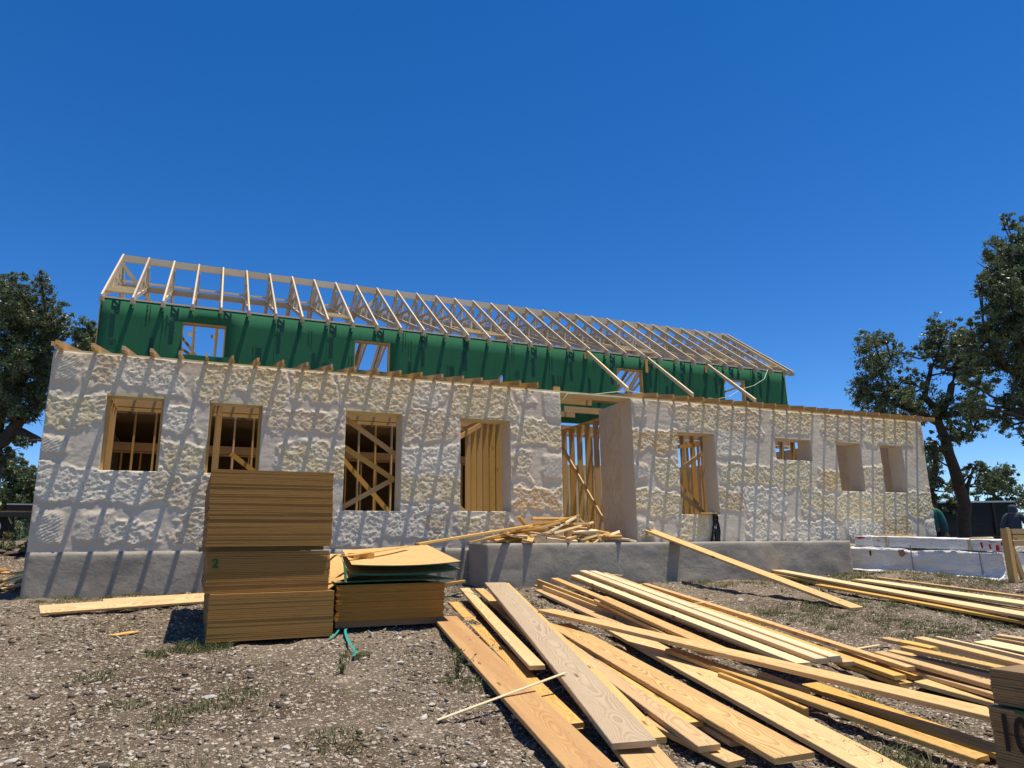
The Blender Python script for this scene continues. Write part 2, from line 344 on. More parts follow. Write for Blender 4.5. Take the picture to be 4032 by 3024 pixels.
# ---------------------------------------------------------------- house
house = empty('house', (0, 0, 0), 'long limestone house under construction with green upper wall and open roof trusses', 'house')
D = 12.92; U = .4064
OPEN = [(-1.43, -.60, 1.31, 2.54, .42), (.10, .94, 1.31, 2.53, .42), (2.373, 3.41, .72, 2.54, .42), (4.56, 5.596, .735, 2.54, .42), (6.73, 8.437, .05, 3.17, .42),
        (9.59, 10.605, .715, 2.54, .42), (12.37, 13.49, 2.0, 2.54, .42), (14.31, 15.12, 1.31, 2.54, .42), (15.81, 16.61, 1.31, 2.54, .42)]
PATCH = [(-2.18,-1.84,2.67,3.14,'c'),(-1.66,-1.29,2.65,3.17,'b'),(-1.29,-0.32,2.7,3.17,'w'),(-0.02,1.19,2.66,3.19,'t'),(-2.24,-1.44,2.04,2.4,'t'),(-2.23,-1.91,1.51,1.8,'c'),(-2.22,-0.7,0.81,1.28,'w'),(-0.66,0.16,0.83,1.21,'b'),(-0.56,0.08,1.4,1.77,'t'),(-0.6,-0.08,2.04,2.34,'w'),(-2.16,-1.82,0.15,0.59,'d'),(-1.64,-1.17,0.2,0.62,'v'),(-1.12,-0.45,0.16,0.39,'w'),(-0.15,0.21,0.15,0.65,'b'),(0.77,1.25,2.6,3.14,'t'),(1.47,2.06,2.74,3.13,'t'),(2.24,3.63,2.61,3.16,'t'),(1.0,2.36,2.1,2.44,'b'),(1.35,2.34,1.33,1.79,'t'),(3.71,4.26,2.71,3.1,'w'),(4.49,5.61,2.58,3.16,'t'),(3.45,4.57,2.13,2.51,'b'),(3.44,4.58,1.39,1.89,'w'),(5.86,6.12,2.85,3.13,'w'),(3.42,4.54,0.88,1.33,'t'),(2.3,2.94,0.14,0.67,'w'),(2.96,4.31,0.27,0.71,'w'),(6.33,6.72,2.58,3.13,'e'),(5.65,6.73,2.12,2.41,'t'),(5.64,6.05,1.41,1.83,'b'),(6.33,6.74,1.4,1.88,'e'),(5.63,6.72,0.85,1.19,'o'),(4.6,5.57,0.29,0.69,'t'),(4.01,4.33,0.23,0.68,'b'),(8.48,8.8,2.73,3.1,'e'),(8.44,9.58,2.09,2.42,'o'),(8.46,8.78,1.43,1.75,'e'),(9.04,9.59,1.4,1.83,'t'),(8.46,9.55,0.8,1.18,'t'),(8.45,8.83,0.21,0.57,'c'),(9.57,10.34,0.17,0.71,'t'),(9.59,10.57,2.62,3.14,'t'),(9.55,10.77,2.57,3.06,'t'),(10.87,12.02,2.61,3.14,'b'),(10.68,11.47,2.07,2.5,'w'),(10.68,12.18,1.45,1.79,'t'),(10.66,11.23,0.88,1.21,'o'),(11.44,12.4,0.8,1.23,'w'),(13.05,14.13,0.82,1.24,'t'),(11.48,12.1,0.16,0.61,'w'),(12.51,14.03,0.15,0.58,'w'),(12.4,13.51,2.6,3.15,'t'),(14.03,15.24,2.56,3.16,'b'),(15.53,16.91,2.57,3.16,'t'),(12.32,13.42,1.37,1.9,'t'),(13.82,14.31,1.46,1.82,'o'),(15.07,15.82,1.43,1.93,'b'),(14.29,15.65,0.74,1.23,'t'),(15.74,17.43,0.76,1.26,'t'),(15.55,16.44,0.26,0.63,'o'),(17.37,17.61,2.49,3.14,'e'),(17.12,17.45,0.22,0.63,'c'),(14.45,15.37,0.2,0.62,'w')]
def lines(lo, hi, brk, d):
    b = sorted(set([lo, hi]+[v for v in brk if lo < v < hi])); out = []
    for p_, q in zip(b, b[1:]):
        n = max(1, int(round((q-p_)/d))); out += list(np.linspace(p_, q, n, endpoint=False))
    return np.array(out+[hi])
def stone_wall():
    d = .0165
    xs = lines(-2.24, 17.43, [v for o in OPEN for v in o[:2]], d); zs = lines(.05, 3.17, [v for o in OPEN for v in o[2:4]], d)
    X, Z = np.meshgrid(xs, zs)
    wx = (fbm(X*1.9, Z*1.9, 3, 11)-.5)*.42 + (fbm(X*6, Z*6, 4, 12)-.5)*.24; wz = (fbm(X*1.9, Z*1.9, 3, 21)-.5)*.34 + (fbm(X*6, Z*6, 4, 22)-.5)*.24
    rough = np.zeros_like(X); tint = np.zeros_like(X); comb = np.zeros_like(X)
    TV = {'w': .05, 't': .4, 'b': .68, 'o': 1., 'c': .08, 'd': .08, 'e': .05, 'v': .08}
    for (x0, x1, z0, z1, k) in PATCH:
        w = .35 if k in 'cdev' else 1.; s = .05; g_ = 0 if k in 'cdev' else .045; x0 -= g_; x1 += g_; z0 -= g_; z1 += g_
        q = sstep(x0-s, x0+s, X+wx*w)*sstep(x1+s, x1-s, X+wx*w)*sstep(z0-s, z0+s, Z+wz*w)*sstep(z1+s, z1-s, Z+wz*w)
        tint = np.where(q > .5, TV[k], tint)
        if k in 'cdev':
            u = {'c': Z-.75*X, 'd': Z-.62*X, 'e': Z+.85*X, 'v': X+0*Z}[k]
            ph = u/(.05 if k != 'v' else .035) + (fbm(X*7, Z*7, 3, 31)-.5)*1.3
            saw = ph-np.floor(ph)
            comb = np.maximum(comb, q*(.015*np.minimum(saw*1.35, (1-saw)*3.8) + .012*fbm(X*30, Z*30, 3, 33)))
            rough = np.maximum(rough, q*.45)
        else: rough = np.maximum(rough, q)
    r = rough*(comb == 0)
    n1 = fbm(X*6.5+wx*4, Z*8.5, 5, 41); n2 = fbm(X*15+wx*4, Z*19, 4, 51); n3 = fbm(X*30, Z*34, 2, 56); bl = 1-np.abs(2*fbm(X*11+wx*3, Z*13, 4, 58)-1)
    ridge = 1-np.abs(2*fbm(X*4.3+wz*4, Z*5.6, 4, 61)-1)
    disp = r*((n1-.42)*.010 + (n2-.5)*.016 + (n3-.5)*.018 + (ridge-.75)*.006 + (bl-.75)*.008 + .008)
    lowb = fbm(X*1.6, Z*2.4, 4, 71)-.5; med = fbm(X*4.2, Z*6.5, 4, 81)-.5
    brush = 1-np.abs(2*fbm(X*3.1+wz*3, Z*7.5, 3, 91)-1)
    disp = disp + (1-r)*(lowb*.013 + med*.006 + (brush-.8)*.004 + (fbm(X*25, Z*30, 2, 95)-.5)*.004) + comb
    rim = 4*rough*(1-rough); disp = disp + rim*.010
    Yv = D - disp
    nx = len(xs); nz = len(zs)
    cx = (xs[:-1]+xs[1:])/2; cz = (zs[:-1]+zs[1:])/2; CX, CZ = np.meshgrid(cx, cz); keep = np.ones_like(CX, bool)
    for (a, b, c_, e, _) in OPEN: keep &= ~((CX > a) & (CX < b) & (CZ > c_) & (CZ < e))
    idx = np.arange(X.size).reshape(X.shape)
    F = np.stack([idx[:-1, :-1], idx[:-1, 1:], idx[1:, 1:], idx[1:, :-1]], -1)[keep]
    V = [np.c_[X.ravel(), Yv.ravel(), Z.ravel()]]; A = [rough.ravel(), ]; T = [tint.ravel()]; FF = [F]; base = X.size
    def strip(ids, depth, flip):
        nonlocal base
        steps = [.012, .05, .14, depth]; prev = ids
        for s in steps:
            v = V[0][ids].copy(); k = 1-min(1, s/.05)*.85; v[:, 1] = D + s - (D - V[0][ids][:, 1])*max(0, k)*.6 + (0 if s < .1 else 0)
            V.append(v); A.append(np.zeros(len(ids))); T.append(np.zeros(len(ids)))
            new = np.arange(base, base+len(ids)); base += len(ids)
            q = np.stack([prev[:-1], prev[1:], new[1:], new[:-1]], -1); FF.append(q[:, ::-1] if flip else q); prev = new
    def ix(v, arr): return int(np.argmin(abs(arr-v)))
    for (a, b, c_, e, dep) in OPEN:
        i0, i1, j0, j1 = ix(a, xs), ix(b, xs), ix(c_, zs), ix(e, zs)
        strip(idx[j0, i0:i1+1], dep, False); strip(idx[j0:j1+1, i0], dep, True); strip(idx[j0:j1+1, i1], dep, False)
        if e < 3.1: strip(idx[j1, i0:i1+1], dep, True)
    strip(idx[:, 0], .42, False); strip(idx[:, -1], .42, True); strip(idx[-1, :], .42, False)
    me = np_mesh('stone_wall', np.concatenate(V), np.concatenate(FF), True)
    point_attr(me, 'rough', np.concatenate(A)); point_attr(me, 'tint', np.concatenate(T))
    o = link('stone_wall', me, M_STONE, house); return o
stone_wall()
# deep stone return beside the door, lintels, bucks
bm = bmesh.new(); bm_box(bm, 8.437, 8.86, D+.421, 14.28, .05, 3.16); bm_obj('stone_return', bm, M_RETURN, house)
for (a, b, c_, e, dep), k in zip(OPEN, range(9)):
    if k == 4: continue
    dd = .10 if k < 2 else .425
    bm = bmesh.new(); bm_box(bm, a+.002, b-.002, D-.012, D+dd, e-.035, e+.002); bm_obj('lintel', bm, W_TREAT if k < 5 else M_REVEAL, house)
    if k < 2:
        for q in (a+.021, b-.021): beam('window_buck', (q, D+.19, c_), (q, D+.19, e-.036), .14, .04, W_FRAME, house, (1, 0, 0))
def rough_box(name, x0, x1, y0, y1, z0, z1, mat, parent, amp=.012, d=.06, s=3):
    xs = lines(x0, x1, [], d); zs = lines(z0, z1, [], d); X, Z = np.meshgrid(xs, zs); edge = np.minimum(np.minimum(X-x0, x1-X), z1-Z); k = sstep(0, .08, edge)
    Y = y0 - amp*2*(fbm(X*2.2, Z*3, 4, s)-.5)*k - .004*(fbm(X*14, Z*14, 3, s+5)-.5)*k + .012*(1-sstep(0, .03, edge))
    idx = np.arange(X.size).reshape(X.shape); V = np.c_[X.ravel(), Y.ravel(), Z.ravel()]; F = [np.stack([idx[:-1, :-1], idx[:-1, 1:], idx[1:, 1:], idx[1:, :-1]], -1).reshape(-1, 4)]
    base = len(V); VV = [V]
    for ids, fl in ((idx[:, 0], False), (idx[:, -1], True), (idx[-1, :], False)):
        v = V[ids].copy(); v[:, 1] = y1; VV.append(v); n = np.arange(base, base+len(ids)); base += len(ids); q = np.stack([ids[:-1], ids[1:], n[1:], n[:-1]], -1); F.append(q[:, ::-1] if fl else q)
    return link(name, np_mesh(name, np.concatenate(VV), np.concatenate(F), False), mat, parent)
rough_box('foundation', -2.245, 17.44, D-.02, 13.4, -1.0, .06, M_CONC, house)
rough_box('porch', 4.72, 13.39, 12.0, D-.03, -1.0, .13, M_CONC, house, .016, .05, 9)
bm = bmesh.new(); bm_box(bm, -2.2, 17.4, 13.34, 23.2, -.2, .10); bm_obj('floor_slab', bm, M_CONC, house)
beam('top_plate', (-2.22, D+.16, 3.189), (17.36, D+.16, 3.189), .30, .036, W_TREAT, house)
# rafters (low slope) with notched tails
RX = [-5.37, -4.18, -3.14, -2.16, -1.13, -.13, .85, 1.84, 2.84, 3.84, 4.85, 5.87, 6.88, 7.88, 8.88, 9.87, 10.85, 11.81, 12.77, 13.76, 14.72,
      21.62, 22.59, 23.57, 24.59, 25.57, 26.57, 27.6, 28.58, 29.59, 30.6, 31.62, 32.63, 33.6, 34.62, 35.64, 36.62, 37.62, 38.63, 39.6, 40.57, 41.58, 42.57]
def rafter_mesh(tip):
    sl = .19; top = lambda y: 3.312+sl*(y-D)
    P_ = [(tip, top(tip)), (tip, top(tip)-.07), (D, top(D)-.07), (D+.002, 3.2085), (D+.30, 3.2085), (D+.30, top(D+.3)-.11), (17.33, top(17.33)-.11), (17.33, top(17.33))]
    bm = bmesh.new(); a = [bm.verts.new((-.019, y, z)) for y, z in P_]; b = [bm.verts.new((.019, y, z)) for y, z in P_]
    n = len(P_)
    for i in range(n): bm.faces.new((a[i], a[(i+1) % n], b[(i+1) % n], b[i]))
    bm.faces.new(a[::-1]); bm.faces.new(b); bmesh.ops.recalc_face_normals(bm, faces=bm.faces[:])
    me = bpy.data.meshes.new('rafter'); bm.to_mesh(me); bm.free(); me.materials.append(WY_FRAME); return me
def lookout_mesh(tip):
    z = lambda y: 3.312+.19*(y-D)-.092
    bm = bmesh.new(); bm_beam(bm, (0, tip+.02, z(tip+.02)), (0, D-.012, z(D-.012)), .089, .038); bmesh.ops.recalc_face_normals(bm, faces=bm.faces[:])
    me = bpy.data.meshes.new('lookout'); bm.to_mesh(me); bm.free(); me.materials.append(WY_FRAME); return me
def along_y(mat):
    """same timber, grain along local Y"""
    m = mat.copy(); m.name = mat.name+'_y'; t = m.node_tree
    tc = [n for n in t.nodes if n.type == 'TEX_COORD'][0]; mp = t.nodes.new('ShaderNodeMapping'); mp.inputs['Rotation'].default_value = (0, 0, math.pi/2)
    ls = [l for l in t.links if l.from_node == tc]
    for l in ls:
        to = l.to_socket; t.links.remove(l); t.links.new(mp.outputs[0], to)
    t.links.new(tc.outputs['Object'], mp.inputs[0]); return m
WY_FRAME = along_y(W_FRAME); WY_TRUSS = along_y(W_TRUSS)
TIPS = (D-.50, D-.53, D-.50); rm = [rafter_mesh(t) for t in TIPS]; lm_ = [lookout_mesh(t) for t in TIPS]
for i, q in enumerate(RX):
    if i < 20: q += .12*(1-i/20)
    o = link('rafter', rm[i % 3], None, house, Matrix.Translation((q*U, 0, 0)))
    link('lookout', lm_[i % 3], None, o, Matrix.Translation((q*U+.012, 0, 0)) @ Matrix.Diagonal((.58, 1, 1, 1)))
link('rafter', rm[2], None, house, Matrix.Translation((-2.20, .10, 0)))
beam('plate_block', (6.705, D+.1, 3.21), (6.705, D+.1, 3.31), .14, .06, W_FRAME, house, (0, 1, 0))
# framed wall line under the green wall
ZT = 3.06
for i in range(48):
    x = -2.15+.4064*i
    if 6.6 < x < 8.3: continue
    beam('stud', (x, 17.46, .14), (x, 17.46, ZT), .089, .038, W_FRAME, house, (1, 0, 0))
for z in (3.079, 3.119): beam('wall_plate', (-2.2, 17.46, z), (17.3, 17.46, z), .089, .038, W_FRAME, house)
beam('sole_plate', (-2.2, 17.46, .12), (17.3, 17.46, .12), .089, .038, W_FRAME, house)
beam('ledger', (-2.2, 17.358, 3.245), (17.3, 17.358, 3.245), .038, .20, W_FRAME, house)
# cross partitions running back from the front wall
def partition(x, y0, y1, ztop, step=.4064, deep=.14, parent=house):
    n = int((y1-y0)/step)
    for i in range(n+1):
        y = y0+step*i; beam('stud', (x, y, .14), (x, y, ztop-.06), deep, .038, W_FRAME, parent, (0, 1, 0))
    for z in (ztop-.04, .12): beam('wall_plate', (x, y0-.05, z), (x, y1+.05, z), deep, .038, W_FRAME, parent)
partition(-1.75, 14.2, 17.2, 3.1); partition(.28, 13.9, 14.75, 3.1, .14, .089); partition(6.2, 13.75, 17.2, 3.1, .4064, .14)
partition(8.62, 14.35, 17.2, 3.05, .4064, .14); partition(11.45, 14.0, 17.2, 3.05); partition(14.6, 13.8, 17.2, 3.05)
for a, b in (((2.45, 13.44, 2.46), (3.5, 13.44, 1.77)), ((2.45, 13.44, 1.92), (3.43, 13.44, 1.33)), ((2.42, 13.47, .78), (3.43, 13.47, 1.36)),
             ((2.5, 14.6, 2.0), (3.9, 14.6, .5)), ((4.2, 13.5, 1.9), (5.4, 14.0, 2.6)), ((4.3, 13.6, 1.25), (5.2, 13.9, .6)),
             ((8.55, 16.4, 2.6), (8.55, 14.3, .5)), ((9.5, 13.5, 1.4), (10.7, 13.5, 2.15)), ((9.5, 13.6, 1.6), (10.7, 13.6, .8)), ((9.5, 14.4, 2.6), (11.2, 14.4, 1.0)), ((9.5, 13.7, 2.22), (10.8, 13.7, 2.38)),
             ((.55, 14.9, 1.9), (1.5, 14.9, 1.2)), ((.55, 14.95, 1.1), (1.6, 14.95, 2.0)), ((6.8, 15.2, 3.9), (6.95, 15.2, 3.0))):
    beam('brace', a, b, .038, .089, W_FRAME, house)
for a, b in (((6.6, 13.6, 3.30), (8.9, 13.6, 3.30)), ((6.6, 17.2, 3.62), (9.4, 17.2, 3.62)), ((6.6, 15.4, 3.58), (8.9, 15.4, 3.58)), ((7.7, 14.6, 3.2), (8.9, 14.6, 3.2))):
    beam('cross_beam', a, b, .038, .14, W_FRAME, house)
for i in range(26):
    if i % 7 != 5: beam('stud', (-2.1+.4064*i, 19.3, .14), (-2.1+.4064*i, 19.3, 2.38), .089, .038, W_FRAME, house, (1, 0, 0))
beam('wall_plate', (-2.15, 19.3, 2.4), (8.3, 19.3, 2.4), .089, .038, W_FRAME, house); beam('header', (-2.15, 19.3, 2.53), (8.3, 19.3, 2.53), .06, .2, W_FRAME, house)
# closed, dark back rooms on the left; low masonry back wall on the right
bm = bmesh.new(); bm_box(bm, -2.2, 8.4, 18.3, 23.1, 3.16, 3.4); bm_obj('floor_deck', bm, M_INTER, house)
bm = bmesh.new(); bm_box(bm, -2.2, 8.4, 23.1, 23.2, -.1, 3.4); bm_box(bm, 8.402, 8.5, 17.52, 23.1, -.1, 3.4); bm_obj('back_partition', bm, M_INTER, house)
bm = bmesh.new(); bm_box(bm, -2.24, -2.1, D+.43, 23.1, -.1, 3.16); bm_obj('end_wall', bm, M_REVEAL, house)
bm = bmesh.new(); bm_box(bm, 8.7, 17.43, 22.6, 23.0, -.1, 2.95); bm_obj('back_wall', bm, M_REVEAL, house)
bm = bmesh.new(); bm_box(bm, 17.1, 17.43, D+.43, 22.58, -.1, 3.0); bm_obj('end_wall', bm, M_REVEAL, house)
# green upper wall
WIN = [(-.58, .341, 4.43, 5.19), (3.34, 4.24, 4.42, 5.18), (10.93, 11.83, 4.40, 5.155), (14.81, 15.65, 4.455, 5.15)]
HOLE = [(7.18, 4.40), (7.19, 4.50), (7.22, 4.57), (7.28, 4.62), (7.33, 4.615), (7.345, 4.52), (7.335, 4.40)]
def inpoly(x, z):
    c = False; n = len(HOLE)
    for i in range(n):
        (x1, z1), (x2, z2) = HOLE[i], HOLE[i-1]
        if (z1 > z) != (z2 > z) and x < (x2-x1)*(z-z1)/(z2-z1)+x1: c = not c
    return c
GY = 17.38
xs = lines(-2.25, 17.32, [v for w in WIN for v in w[:2]]+list(np.arange(7.16, 7.37, .012)), .3); zs = lines(3.42, 5.56, [v for w in WIN for v in w[2:]]+list(np.arange(4.38, 4.64, .012)), .3)
idx = np.arange(len(xs)*len(zs)).reshape(len(zs), len(xs)); F = []
for j in range(len(zs)-1):
    for i in range(len(xs)-1):
        x = (xs[i]+xs[i+1])/2; z = (zs[j]+zs[j+1])/2
        if any(a < x < b and c_ < z < e for a, b, c_, e in WIN) or inpoly(x, z): continue
        F.append((idx[j, i], idx[j, i+1], idx[j+1, i+1], idx[j+1, i]))
X, Z = np.meshgrid(xs, zs)
upper = link('upper_wall', np_mesh('upper_wall', np.c_[X.ravel(), np.full(X.size, GY), Z.ravel()], F), M_GREEN, house)
md = upper.modifiers.new('thickness', 'SOLIDIFY'); md.thickness = .012; md.offset = -1
for (a, b, c_, e) in WIN:
    beam('window_buck', (a, GY+.083, e-.019), (b, GY+.083, e-.019), .14, .038, W_FRAME, upper)
    beam('window_buck', (b-.019, GY+.083, c_), (b-.019, GY+.083, e-.04), .14, .038, W_FRAME, upper, (1, 0, 0))
    beam('window_buck', (a+.0, GY+.085, c_+.0), (a+.0, GY+.085, e-.04), .14, .038, W_FRAME, upper, (1, 0, 0))
beam('upper_plate', (-2.24, GY+.07, 5.579), (17.32, GY+.07, 5.579), .15, .036, W_TRUSS, house)
beam('corner_stud', (17.335, GY+.06, 3.3), (17.335, GY+.06, 5.55), .038, .089, W_FRAME, house)
beam('corner_stud', (-2.262, GY+.04, 3.3), (-2.262, GY+.04, 5.55), .02, .06, W_FRAME, house)
# printing on the sheathing
def text_mesh(s, size, shear=.0, off=0., spacing=1.):
    cu = bpy.data.curves.new('lettering', 'FONT'); cu.body = s; cu.size = size; cu.shear = shear; cu.offset = off; cu.space_character = spacing; cu.resolution_u = 3
    o = bpy.data.objects.new('lettering', cu); COL.objects.link(o); bpy.context.view_layer.update()
    me = bpy.data.meshes.new_from_object(o.evaluated_get(bpy.context.evaluated_depsgraph_get()))
    bpy.data.objects.remove(o); bpy.data.curves.remove(cu); return me
def join_meshes(name, parts):
    V = []; F = []
    for me, off in parts:
        b = len(V); V += [(v.co.x+off[0], v.co.y+off[1], 0) for v in me.vertices]; F += [tuple(b+i for i in p_.vertices) for p_ in me.polygons]
    me = bpy.data.meshes.new(name); me.from_pydata(V, [], F); me.update(); me.materials.append(M_INK); return me
zip_ = text_mesh('ZIP', .23, .22, .008, .92); sys_ = text_mesh('system', .20, .18, .004, .96)
zw = max(v.co.x for v in zip_.vertices)
full = join_meshes('printed_lettering', [(zip_, (0, 0)), (sys_, (zw+.005, 0))])
cut4 = join_meshes('printed_lettering', [(zip_, (0, 0))])
def lettering(me, x, z, up=False):
    # reading down the wall (letter tops to the right) or up it
    R = Matrix(((0, 1, 0, 0), (0, 0, -1, 0), (-1, 0, 0, 0), (0, 0, 0, 1))) if not up else Matrix(((0, -1, 0, 0), (0, 0, -1, 0), (1, 0, 0, 0), (0, 0, 0, 1)))
    link('printed_lettering', me, None, upper, Matrix.Translation((x, GY-.003, z)) @ R)
for x in (-2.04, -.85, 1.47, 2.71, 5.05, 6.2, 8.2, 9.38, 10.72, 12.03, 13.2, 14.45, 16.2): lettering(full, x, 5.53 if x > -2 else 5.56)
for x in (.27, 3.9, 15.05): lettering(cut4, x, 5.545)
for x in (-1.14, 1.15, 2.4, 4.8, 5.95, 8.9, 10.05, 12.7): lettering(full, x, 3.86, True)
def small_print(seed):
    r = random.Random(seed); bmq = bmesh.new(); z = 0; w = (.034, .022, .028)[seed % 3]; L = (.5, .38, .45)[seed % 3]; prev = None
    while z < L:                       # a run of tiny unreadable characters on one thin baseline
        h = r.uniform(.010, .03); k = w*r.uniform(.6, 1); q = [bmq.verts.new(p_) for p_ in ((0, 0, -z), (k, 0, -z), (k*r.uniform(.7, 1), 0, -z-h), (0, 0, -z-h))]; bmq.faces.new(q)
        if prev: bmq.faces.new([prev[3], prev[3+0], q[0]]) if False else bmq.faces.new([prev[3], q[0], bmq.verts.new((.003, 0, -z)), bmq.verts.new((.003, 0, prev[3].co.z))])
        prev = q; z += h+r.uniform(.006, .016)
    bmesh.ops.remove_doubles(bmq, verts=bmq.verts[:], dist=.0001)
    me = bpy.data.meshes.new('small_print'); bmq.to_mesh(me); bmq.free(); me.materials.append(M_INK); return me
sp = [small_print(i) for i in range(3)]
for i, x in enumerate([-1.35, -1.0, .95, 1.95, 2.2, 3.2, 4.55, 4.7, 5.75, 7.6, 8.75, 9.0, 10.15, 12.6, 13.7, 15.9, 16.6]):
    for dx, k in ((0, i), (.07, i+1)): link('small_print', sp[k % 3], None, upper, Matrix.Translation((x+dx, GY-.0035, (5.5, 5.3, 4.75)[i % 3]-.06*dx)))
t30 = text_mesh('30', .11, 0, .004); t30.materials.clear()
bmx = bmesh.new(); bmx.from_mesh(t30)
for a, b in (((-.02, -.03), (.17, -.03)), ((.17, -.03), (.17, .11)), ((.17, .11), (-.02, .11)), ((-.02, .11), (-.02, -.03))):
    p0 = Vector((*a, 0)); p1 = Vector((*b, 0)); n = (p1-p0).normalized().cross(Vector((0, 0, 1)))*.006; bmx.faces.new([bmx.verts.new(q) for q in (p0-n, p1-n, p1+n, p0+n)])
m30 = bpy.data.meshes.new('printed_mark'); bmx.to_mesh(m30); bmx.free(); m30.materials.append(M_INK)
R = Matrix(((0, 1, 0, 0), (0, 0, -1, 0), (-1, 0, 0, 0), (0, 0, 0, 1)))
for x, z in ((-2.0, 4.6), (.2, 4.38), (2.6, 4.5), (7.72, 4.75)): link('printed_mark', m30, None, upper, Matrix.Translation((x, GY-.003, z)) @ R)
# roof trusses
HEEL = (17.22, 5.535); RDG = (20.2, 7.70); BK = (23.18, 5.535)
def mesh_of(name, segs, x0=0.):
    bm = bmesh.new()
    for a, b, h in segs: bm_beam(bm, (x0, *a), (x0, *b), .085 if name == 'tail_block' else .038, h)
    bmesh.ops.recalc_face_normals(bm, faces=bm.faces[:]); me = bpy.data.meshes.new(name); bm.to_mesh(me); bm.free(); me.materials.append(WY_TRUSS); return me
TM = dict(
    top_f=mesh_of('top_chord', [(HEEL, (20.2, 7.66), .10)]), top_b=mesh_of('top_chord', [((20.2, 7.66), BK, .10)]),
    bot=mesh_of('roof_truss', [((17.4, 5.63), (20.2, 6.80), .089), ((20.2, 6.80), (23.0, 5.63), .089)]),
    king=mesh_of('king_post', [((20.2, 6.84), (20.2, 7.60), .089)]),
    web=mesh_of('web', [((18.7, 6.20), (18.7, 6.56), .07), ((18.8, 6.62), (20.12, 6.86), .07), ((19.5, 6.55), (19.5, 7.12), .06), ((19.5, 7.1), (20.15, 6.9), .06), ((21.7, 6.20), (21.7, 6.56), .07), ((21.6, 6.62), (20.28, 6.86), .07)]),
    tail=mesh_of('tail_block', [((17.19, 5.475), (17.365, 5.50), .085)]))
GAB = [mesh_of('gable_stud', [((17.7+.24*i, 5.80+.418*(.24*i)), (17.7+.24*i, 5.82+.715*(.24*i)), .038)]) for i in range(1, 11)]
for k in range(34):
    x = -2.238+.6096*k if k < 33 else 17.52
    o = link('roof_truss', TM['bot'], None, house, Matrix.Translation((x, 0, 0)))
    for key, nm in (('top_f', 'top_chord'), ('top_b', 'top_chord'), ('king', 'king_post'), ('web', 'web'), ('tail', 'tail_block')): link(nm, TM[key], None, o, Matrix.Translation((x, 0, 0)))
    if k in (0, 32):
        for gme in GAB: link('gable_stud', gme, None, o, Matrix.Translation((x, 0, 0)))
    if k < 32: beam('ridge_block', (x+.022, 20.13, 7.56), (x+.5876, 20.13, 7.56), .038, .19, W_TRUSS, house)
for z, y, h in ((6.83, 20.26, .16), (7.0, 20.29, .045)): beam('runner', (-2.2, y, z), (17.4, y, z), .038, h, W_PALE, house)
beam('sub_fascia', (-2.2, 23.2, 5.55), (17.4, 23.2, 5.55), .038, .14, W_TRUSS, house)
for k0, k1, rows in ((0, 1, 7), (8, 9, 4), (14, 15, 5), (15, 16, 4), (22, 24, 5), (27, 29, 5), (31, 32, 6)):
    for i in range(rows):
        y = 17.62+.26*i; beam('roof_plank', (-2.238+.6096*k0+.02, y, 5.71+.418*(y-17.4)), (-2.238+.6096*k1-.02, y, 5.71+.418*(y-17.4)), .10, .02, W_PALE, house)
beam('gable_brace', (-2.2, 20.1, 7.35), (-1.45, 20.1, 6.4), .038, .09, W_TRUSS, house)
for x0 in (3.3, 8.0): beam('gable_brace', (x0, 20.3, 6.2), (x0+1.2, 20.3, 7.4), .038, .09, W_TRUSS, house)
# diagonal braces from the eave down to the front plate, with hanging nailer blocks
for (x0, x1, bz) in ((9.92, 8.40, .19), (11.97, 10.12, .42), (14.16, 11.92, .23)):
    beam('diagonal_brace', (x0, 17.28, 5.49), (x1, D+.02, 3.37), .038, .089, W_PALE, house)
    beam('nailer_block', (x0-.02, GY-.024, 5.50), (x0-.02, GY-.024, 5.50-bz), .038, .089, W_FRAME, house, (1, 0, 0))
for x in (-.37, .135): beam('interior_post', (x, 18.6, 4.0), (x, 18.6, 5.9), .038, .05, W_FRAME, house)
for x in (-.44, .08):
    bm = bmesh.new(); bm_box(bm, x-.05, x+.05, 18.55, 18.552, 5.19, 5.28); bm_obj('paper_tag', bm, W_PALE, house)
for a, b in (((-.65, 18.6, 5.2), (-.25, 18.6, 4.7)), ((-.7, 18.7, 4.95), (-.2, 18.7, 4.65)), ((3.5, 18.6, 4.6), (3.75, 18.6, 5.6)), ((3.56, 18.7, 4.6), (3.8, 18.7, 5.6)), ((4.0, 18.6, 4.6), (4.25, 18.6, 5.6)), ((4.05, 18.7, 4.6), (4.3, 18.7, 5.6)),
             ((11.3, 18.8, 4.7), (11.9, 18.8, 5.7)), ((11.6, 18.8, 4.6), (12.3, 18.8, 5.6)), ((12.0, 18.8, 4.6), (12.6, 18.8, 5.5)), ((15.7, 18.6, 5.0), (16.8, 18.6, 5.4)), ((15.8, 18.7, 5.1), (16.0, 18.7, 5.5))):
    beam('interior_brace', a, b, .038, .06, W_FRAME, house)
